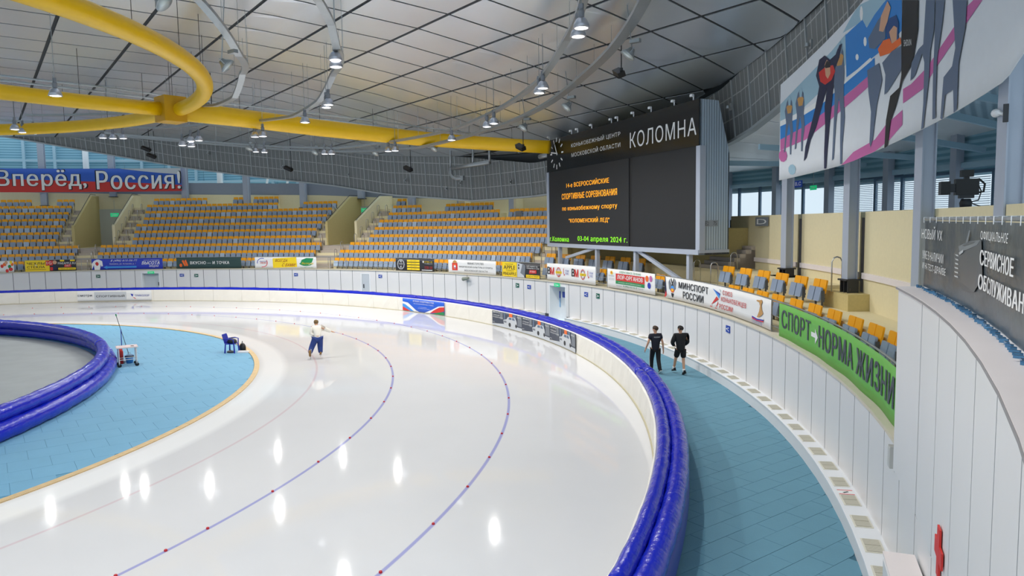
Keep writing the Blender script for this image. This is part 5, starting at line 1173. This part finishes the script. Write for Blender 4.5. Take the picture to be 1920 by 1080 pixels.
pb_ = Vector((7.35, 15.3, 0)); o = thing('bucket', 'blue plastic bucket with dark band standing behind the trolley', 'bucket', pb_); MB().lathe([(0, 0), (.13, 0), (.17, .34), (.165, .34), (.12, .02), (0, .02)], n=16).build('pail', M('bucket_blue', srgb(40, 120, 190), .4), o, True); MB().lathe([(.168, .26), (.178, .26), (.18, .33), (.17, .33)], n=16).build('rim', DARKM, o); MB().tube([(-.17, 0, .34), (-.1, 0, .46), (.1, 0, .46), (.17, 0, .34)], .008, 5).build('handle', GALV, o)
o = thing('canister', 'red plastic canister behind the trolley', 'canister', Vector((7.2, 15.0, 0))); MB().lathe([(0, 0), (.11, 0), (.12, .5), (.08, .62), (.03, .68), (.03, .74), (0, .74)], n=14).build('body', M('canister_red', srgb(190, 34, 30), .4), o, True); MB().lathe([(0, .74), (.04, .74), (.04, .79), (0, .79)], n=10).build('cap', I_K, o)
o = thing('mop', 'mop with upright blue handle standing at the blue tubes', 'mop', Vector((7.05, 15.15, 0))); MB().tube([(0, 0, .1), (.02, 0, 1.45)], .018, 8).build('handle', M('mop_blue', srgb(30, 50, 150), .4), o); MB().box((0, 0, .06), (.34, .1, .08)).build('head', I_LG, o)
pA = unz(193, 652, .0); o = thing('flag_pole', 'thin dark pole with green tip leaning by the blue tubes', 'pole', Vector((6.75, 15.65, 0))); MB().tube([(0, 0, 0), (-.42, -.3, 1.95)], .012, 6).build('pole', DARKM, o); MB().tube([(-.42, -.3, 1.95), (-.44, -.31, 2.04)], .025, 6).build('tip', I_G, o)
CB = M('chair_blue', srgb(24, 40, 160), .35)
o = thing('plastic_chair', 'blue plastic armchair with a black bag on the blue floor edge', 'chair', Vector((8.88, 19.2, 0)), math.radians(30))
MB().box((0, 0, .42), (.44, .44, .035)).build('seat', CB, o)
for sx in (-.2, .2):
    for sy in (-.2, .2): MB().tube([(sx*1.15, sy*1.15, 0), (sx, sy, .42)], [.035, .03], 8).build('leg', CB, o)
R10 = Matrix.Rotation(math.radians(-16), 4, 'Y'); vs, fs = rpanel(.44, .46, .025, .03); MB().add([R10 @ v+Vector((-.22, 0, .42)) for v in vs], fs).build('backrest', CB, o)
for sy in (-.25, .25): MB().tube([(-.26, sy, .62), (.05, sy, .66), (.2, sy, .62), (.2, sy*.9, .42)], .025, 8).build('armrest', CB, o, True)
def blob(name, p, sz, label, cat, mat, rz=0.):
    o = thing(name, label, cat, p, rz); m = MB()
    m.lathe([(0, 0), (.5, .02), (.56, .3), (.5, .7), (.3, .95), (0, 1.0)], n=12); m.v = [(x*sz[0]*(1+.12*math.sin(7*y)), y*sz[1], z*sz[2]) for x, y, z in m.v]; m.build('bag_body', mat, o, True)
    MB().tube([(-.2*sz[0], 0, sz[2]*.9), (0, 0, sz[2]*1.3), (.2*sz[0], 0, sz[2]*.9)], .012, 5).build('strap', mat, o); return o
blob('sports_bag', Vector((8.9, 19.21, .44)), (.44, .36, .2), 'black bag lying on the seat of the blue plastic chair', 'bag', BLACK); pz = unz(455, 657, 0); blob('shoulder_bag', pz, (.3, .26, .34), 'upright black bag on the floor beside the blue chair', 'bag', BLACK); blob('floor_bag', Vector((8.84, 19.15, .0)), (.42, .26, .09), 'flat dark cloth lying under the blue chair', 'cloth', DARKM)
q = MB(); q.box((0, 0, .04), (.5, .2, .08)); tag(q.build('shoe_box', PINK, None, False, Vector((9.4, 19.45, 0)), .6), 'pale shoe box on the floor between chair and bag', 'box')

# ================================================================== PEOPLE
def skin(name, pts, edges, mat, parent, sub=2):
    keys = list(pts); me = bpy.data.meshes.new(name); me.from_pydata([pts[k][:3] for k in keys], [(keys.index(a), keys.index(b)) for a, b in edges], [])
    me.materials.append(mat); o = put(name, me, parent); md = o.modifiers.new('skin', 'SKIN'); md.use_smooth_shade = True
    for i, k in enumerate(keys): me.skin_vertices[0].data[i].radius = (pts[k][3],)*2; me.skin_vertices[0].data[i].use_root = i == 0
    sb_ = o.modifiers.new('sub', 'SUBSURF'); sb_.levels = 1; sb_.render_levels = sub; return o
def hand(pts, edges, wrist, palm, side, down):
    w_, p_ = Vector(pts[wrist][:3]), Vector(pts[palm][:3]); d = (p_-w_).normalized(); s = Vector((side[0], side[1], side[2]))
    for k, (off, ln) in enumerate(((-.03, .075), (-.01, .085), (.012, .08), (.032, .062))):
        a = p_+s*off+d*.03; b_ = a+d*ln*.5+Vector(down)*.006; c = b_+d*ln*.4+Vector(down)*.02
        for n_, q_ in (('f%d%s0' % (k, palm), a), ('f%d%s1' % (k, palm), b_), ('f%d%s2' % (k, palm), c)): pts[n_] = (*q_, .0095)
        edges += [(palm, 'f%d%s0' % (k, palm)), ('f%d%s0' % (k, palm), 'f%d%s1' % (k, palm)), ('f%d%s1' % (k, palm), 'f%d%s2' % (k, palm))]
    a = (p_+w_)/2+s*-.04; b_ = a+d*.045+s*-.015; pts['t0'+palm] = (*a, .011); pts['t1'+palm] = (*b_, .01); edges += [(palm, 't0'+palm), ('t0'+palm, 't1'+palm)]
def person(label, loc, rz, J, hair, skin_mat, cloth, look=(1, 0, 0), H=1.0, group=None, long=False):
    o = thing('person', label, 'person', loc, rz, group)
    J = dict(J); J['lo'] = tuple(Vector(J['pe'])+Vector((0, 0, -.13))); R = dict(lo=.06, pe=.105, sp=.10, ch=.115, ne=.052, h0=.062, h1=.088, h2=.078, sL=.048, sR=.048, eL=.043, eR=.043, wL=.028, wR=.028, pL=.033, pR=.033, hL=.08, hR=.08, kL=.06, kR=.06, aL=.042, aR=.042, tL=.038, tR=.038)
    if long: R.update(sL=.03, sR=.03, eL=.026, eR=.026, ch=.1)
    pts = {k: (*Vector(J[k])*H, R[k]) for k in J if k != 'lo'}
    ed = [('pe', 'sp'), ('sp', 'ch'), ('ch', 'ne'), ('ne', 'h0'), ('h0', 'h1'), ('h1', 'h2')]
    for s in 'LR': ed += [('ch', 's'+s), ('s'+s, 'e'+s), ('e'+s, 'w'+s), ('w'+s, 'p'+s), ('pe', 'h'+s), ('h'+s, 'k'+s), ('k'+s, 'a'+s), ('a'+s, 't'+s)]
    h1 = Vector(J['h1'])*H; lk = Vector(look).normalized(); sd_ = Vector((-lk.y, lk.x, 0))
    pts['no'] = (*(h1+lk*.105+Vector((0, 0, -.005))), .014); ed.append(('h1', 'no'))
    for nm, sg in (('e1', 1), ('e2', -1)): pts[nm] = (*(h1+sd_*sg*.085), .018); ed.append(('h1', nm))
    hand(pts, ed, 'wL', 'pL', (1, 0, 0), (0, -1, 0)); hand(pts, ed, 'wR', 'pR', (1, 0, 0), (0, 1, 0))
    body = skin('body', pts, ed, skin_mat, o)
    for sg in (1, -1):
        q = MB(); q.lathe([(0, -.012), (.012, 0), (0, .012)], h1+lk*.082+sd_*sg*.03+Vector((0, 0, .02)), 8); q.build('eye', I_K, body)
    q = MB(); q.box(h1+lk*.088+Vector((0, 0, -.045)), (.012, .045, .01), math.atan2(lk.y, lk.x)); q.build('mouth', M('lips', srgb(170, 96, 90), .5), body)
    m = MB(); M4 = Matrix.Rotation(math.atan2(lk.y, lk.x), 4, 'Z') @ Matrix.Rotation(math.radians(-24), 4, 'Y'); m.lathe([(.098, -.015), (.106, .03), (.098, .075), (.06, .11), (0, .122)], Vector((0, 0, 0)), 16)
    m.v = [tuple(M4 @ Vector((v[0]*1.08, v[1]*.95, v[2]))+h1+Vector((0, 0, .012))) for v in m.v]; m.build('hair', hair, o, True)
    for nm, keys, edges, rad, mt in cloth:
        cp = {k: (*((Vector(J[k]) if k in J else Vector(J[k.split('>')[0]]).lerp(Vector(J[k.split('>')[1]]), float(k.split('>')[2])))*H), rad[i]) for i, k in enumerate(keys)}
        skin(nm, cp, edges, mt, o)
    return o
def shoes(o, J, H, mat, sole, blade=False):
    for s in 'LR':
        a, t = Vector(J['a'+s])*H, Vector(J['t'+s])*H; d = (t-a); d.normalize(); up = Vector((0, 0, 1)); up = (up-d*up.dot(d)).normalized(); side = d.cross(up)
        def fr(u, v, w_): return t-d*.14+d*u+side*v+up*w_
        m = MB(); sec = []
        for u, wd, hh in ((-.14, .034, .10), (-.08, .042, .11), (.0, .043, .08), (.08, .048, .055), (.13, .036, .035)):
            sec.append([fr(u, -wd, -.04), fr(u, wd, -.04), fr(u, wd*.8, hh-.04), fr(u, -wd*.8, hh-.04)])
        vs = [p for q in sec for p in q]; fs = [(i*4+j, i*4+(j+1) % 4, (i+1)*4+(j+1) % 4, (i+1)*4+j) for i in range(4) for j in range(4)]+[(3, 2, 1, 0), (16, 17, 18, 19)]
        sh = m.add(vs, fs).build('shoe' if not blade else 'skate_boot', mat, o, True)
        m = MB(); vs = [fr(u, v, w_) for u in (-.15, .14) for v, w_ in ((-.045, -.055), (.045, -.055), (.045, -.038), (-.045, -.038))]
        if blade: vs = [fr(u, v, w_) for u in (-.22, .24) for v, w_ in ((-.004, -.11), (.004, -.11), (.004, -.045), (-.004, -.045))]
        m.add(vs, [(0, 1, 2, 3), (7, 6, 5, 4), (0, 4, 5, 1), (1, 5, 6, 2), (2, 6, 7, 3), (3, 7, 4, 0)]).build('sole' if not blade else 'blade', sole, sh)
SKN = M('skin', srgb(206, 156, 124), .55); HB = M('hair_brown', srgb(70, 52, 36), .7); HD = M('hair_dark', srgb(38, 30, 26), .7); HBL = M('hair_light_brown', srgb(112, 88, 50), .7)
NV = M('cloth_navy', srgb(24, 26, 40), .8); BK = M('cloth_black', srgb(20, 20, 22), .8); WT = M('cloth_white', srgb(230, 224, 212), .8); BLJ = M('cloth_blue', srgb(34, 58, 124), .75)
J1 = dict(pe=(0, 0, .96), sp=(0, 0, 1.14), ch=(.02, 0, 1.34), ne=(.02, 0, 1.50), h0=(.03, 0, 1.56), h1=(.04, 0, 1.655), h2=(.03, 0, 1.725), sL=(.02, .19, 1.42), eL=(-.02, .29, 1.16), wL=(.06, .35, .94), pL=(.09, .37, .86), sR=(.02, -.19, 1.42), eR=(-.06, -.26, 1.15), wR=(-.03, -.29, .90), pR=(-.02, -.30, .82), hL=(.02, .095, .88), kL=(.17, .10, .50), aL=(.20, .10, .10), tL=(.34, .10, .045), hR=(-.02, -.095, .88), kR=(-.04, -.10, .50), aR=(-.24, -.10, .12), tR=(-.12, -.10, .05))
p1 = unz(1229, 699, 0); hd1 = math.atan2(p1.y, p1.x)+math.pi/2
SHIRT = (['ch', 'sp', 'pe', 'lo', 'ne', 'sL', 'sR', 'sL>eL>.6', 'sR>eR>.6'], [('ch', 'sp'), ('sp', 'pe'), ('pe', 'lo'), ('ch', 'ne'), ('ch', 'sL'), ('ch', 'sR'), ('sL', 'sL>eL>.6'), ('sR', 'sR>eR>.6')], [.175, .16, .16, .15, .08, .10, .10, .085, .085])
TROU = (['sp>pe>.8', 'hL', 'hR', 'kL', 'kR', 'aL', 'aR'], [('sp>pe>.8', 'hL'), ('sp>pe>.8', 'hR'), ('hL', 'kL'), ('hR', 'kR'), ('kL', 'aL'), ('kR', 'aR')], [.15, .12, .115, .085, .085, .075, .075])
o = person('person in navy t-shirt and black striped trousers walking on the walkway', p1, hd1, J1, HB, SKN, [('t_shirt', *SHIRT, NV), ('trousers', *TROU, BK)], (.5, .86, 0), 1.0)
shoes(o, J1, 1.0, BK, I_W)
m = MB(); m.tube([Vector(J1['hL'])+Vector((0, .115, 0)), Vector(J1['kL'])+Vector((-.02, .085, 0)), Vector(J1['aL'])+Vector((-.02, .07, 0))], .014, 6); m.build('stripe', I_W, o)
vs, fs = text2d('ЛЕДОВАР', .03); m = MB(); m.add([Vector((-.185, .12-.24*x, 1.36+.045*y)) for x, y in vs], fs); m.build('lettering', I_W, o)
J2 = dict(J1); J2.update(eL=(.06, .29, 1.16), wL=(.22, .16, 1.02), pL=(.28, .10, 1.0), eR=(.06, -.29, 1.16), wR=(.22, -.16, 1.02), pR=(.28, -.10, 1.0), kL=(.20, .12, .52), aL=(.36, .13, .13), tL=(.49, .14, .10), kR=(-.02, -.10, .50), aR=(-.10, -.10, .10), tR=(.04, -.10, .045))
p2 = unz(1275, 702, 0); hd2 = math.atan2(p2.y, p2.x)+math.pi/2
LONG = (['ch', 'sp', 'pe', 'lo', 'ne', 'sL', 'sR', 'eL', 'eR', 'eL>wL>.9', 'eR>wR>.9'], [('ch', 'sp'), ('sp', 'pe'), ('pe', 'lo'), ('ch', 'ne'), ('ch', 'sL'), ('ch', 'sR'), ('sL', 'eL'), ('sR', 'eR'), ('eL', 'eL>wL>.9'), ('eR', 'eR>wR>.9')], [.19, .175, .165, .15, .08, .12, .12, .085, .085, .06, .06])
SHORT = (['sp>pe>.8', 'hL', 'hR', 'hL>kL>.75', 'hR>kR>.75'], [('sp>pe>.8', 'hL'), ('sp>pe>.8', 'hR'), ('hL', 'hL>kL>.75'), ('hR', 'hR>kR>.75')], [.155, .125, .125, .105, .105])
o = person('person in black sweater and black shorts walking on the walkway', p2-P(1, math.degrees(hd2), 0)*.05, hd2, J2, HD, SKN, [('sweater', *LONG, BK), ('shorts', *SHORT, BK)], (.35, .93, 0), 1.03, long=True)
shoes(o, J2, 1.03, BK, BK)
for s in 'LR':
    a = Vector(J2['a'+s])*1.03; k_ = Vector(J2['k'+s])*1.03; m = MB(); m.tube([a, a.lerp(k_, .3)], [.05, .055], 10); m.build('sock', I_W, o, True)
J3 = dict(pe=(0, 0, .90), sp=(.10, 0, 1.06), ch=(.24, 0, 1.22), ne=(.34, 0, 1.34), h0=(.38, 0, 1.39), h1=(.44, 0, 1.475), h2=(.46, 0, 1.545), sL=(.24, .18, 1.28), eL=(.16, .26, 1.06), wL=(.02, .12, .98), pL=(-.06, .05, .98), sR=(.24, -.18, 1.28), eR=(.22, -.42, 1.16), wR=(.26, -.62, 1.08), pR=(.27, -.70, 1.05), hL=(0, .10, .84), kL=(.02, .26, .48), aL=(-.24, .36, .28), tL=(-.22, .37, .14), hR=(0, -.10, .84), kR=(.10, -.10, .50), aR=(.0, -.10, .20), tR=(.14, -.10, .155))
p3 = unz(597, 672, 0); hd3 = math.atan2(p3.y, p3.x)+math.pi/2
o = person('skater in white top and loose blue trousers gliding on the ice', p3, hd3, J3, HBL, SKN, [('top', *LONG, WT), ('trousers', TROU[0], TROU[1], [.175, .15, .15, .125, .125, .10, .10], BLJ)], (1, 0, 0), 1.02, long=True)
shoes(o, J3, 1.02, M('boot_tan', srgb(150, 112, 60), .5), STEEL, True)
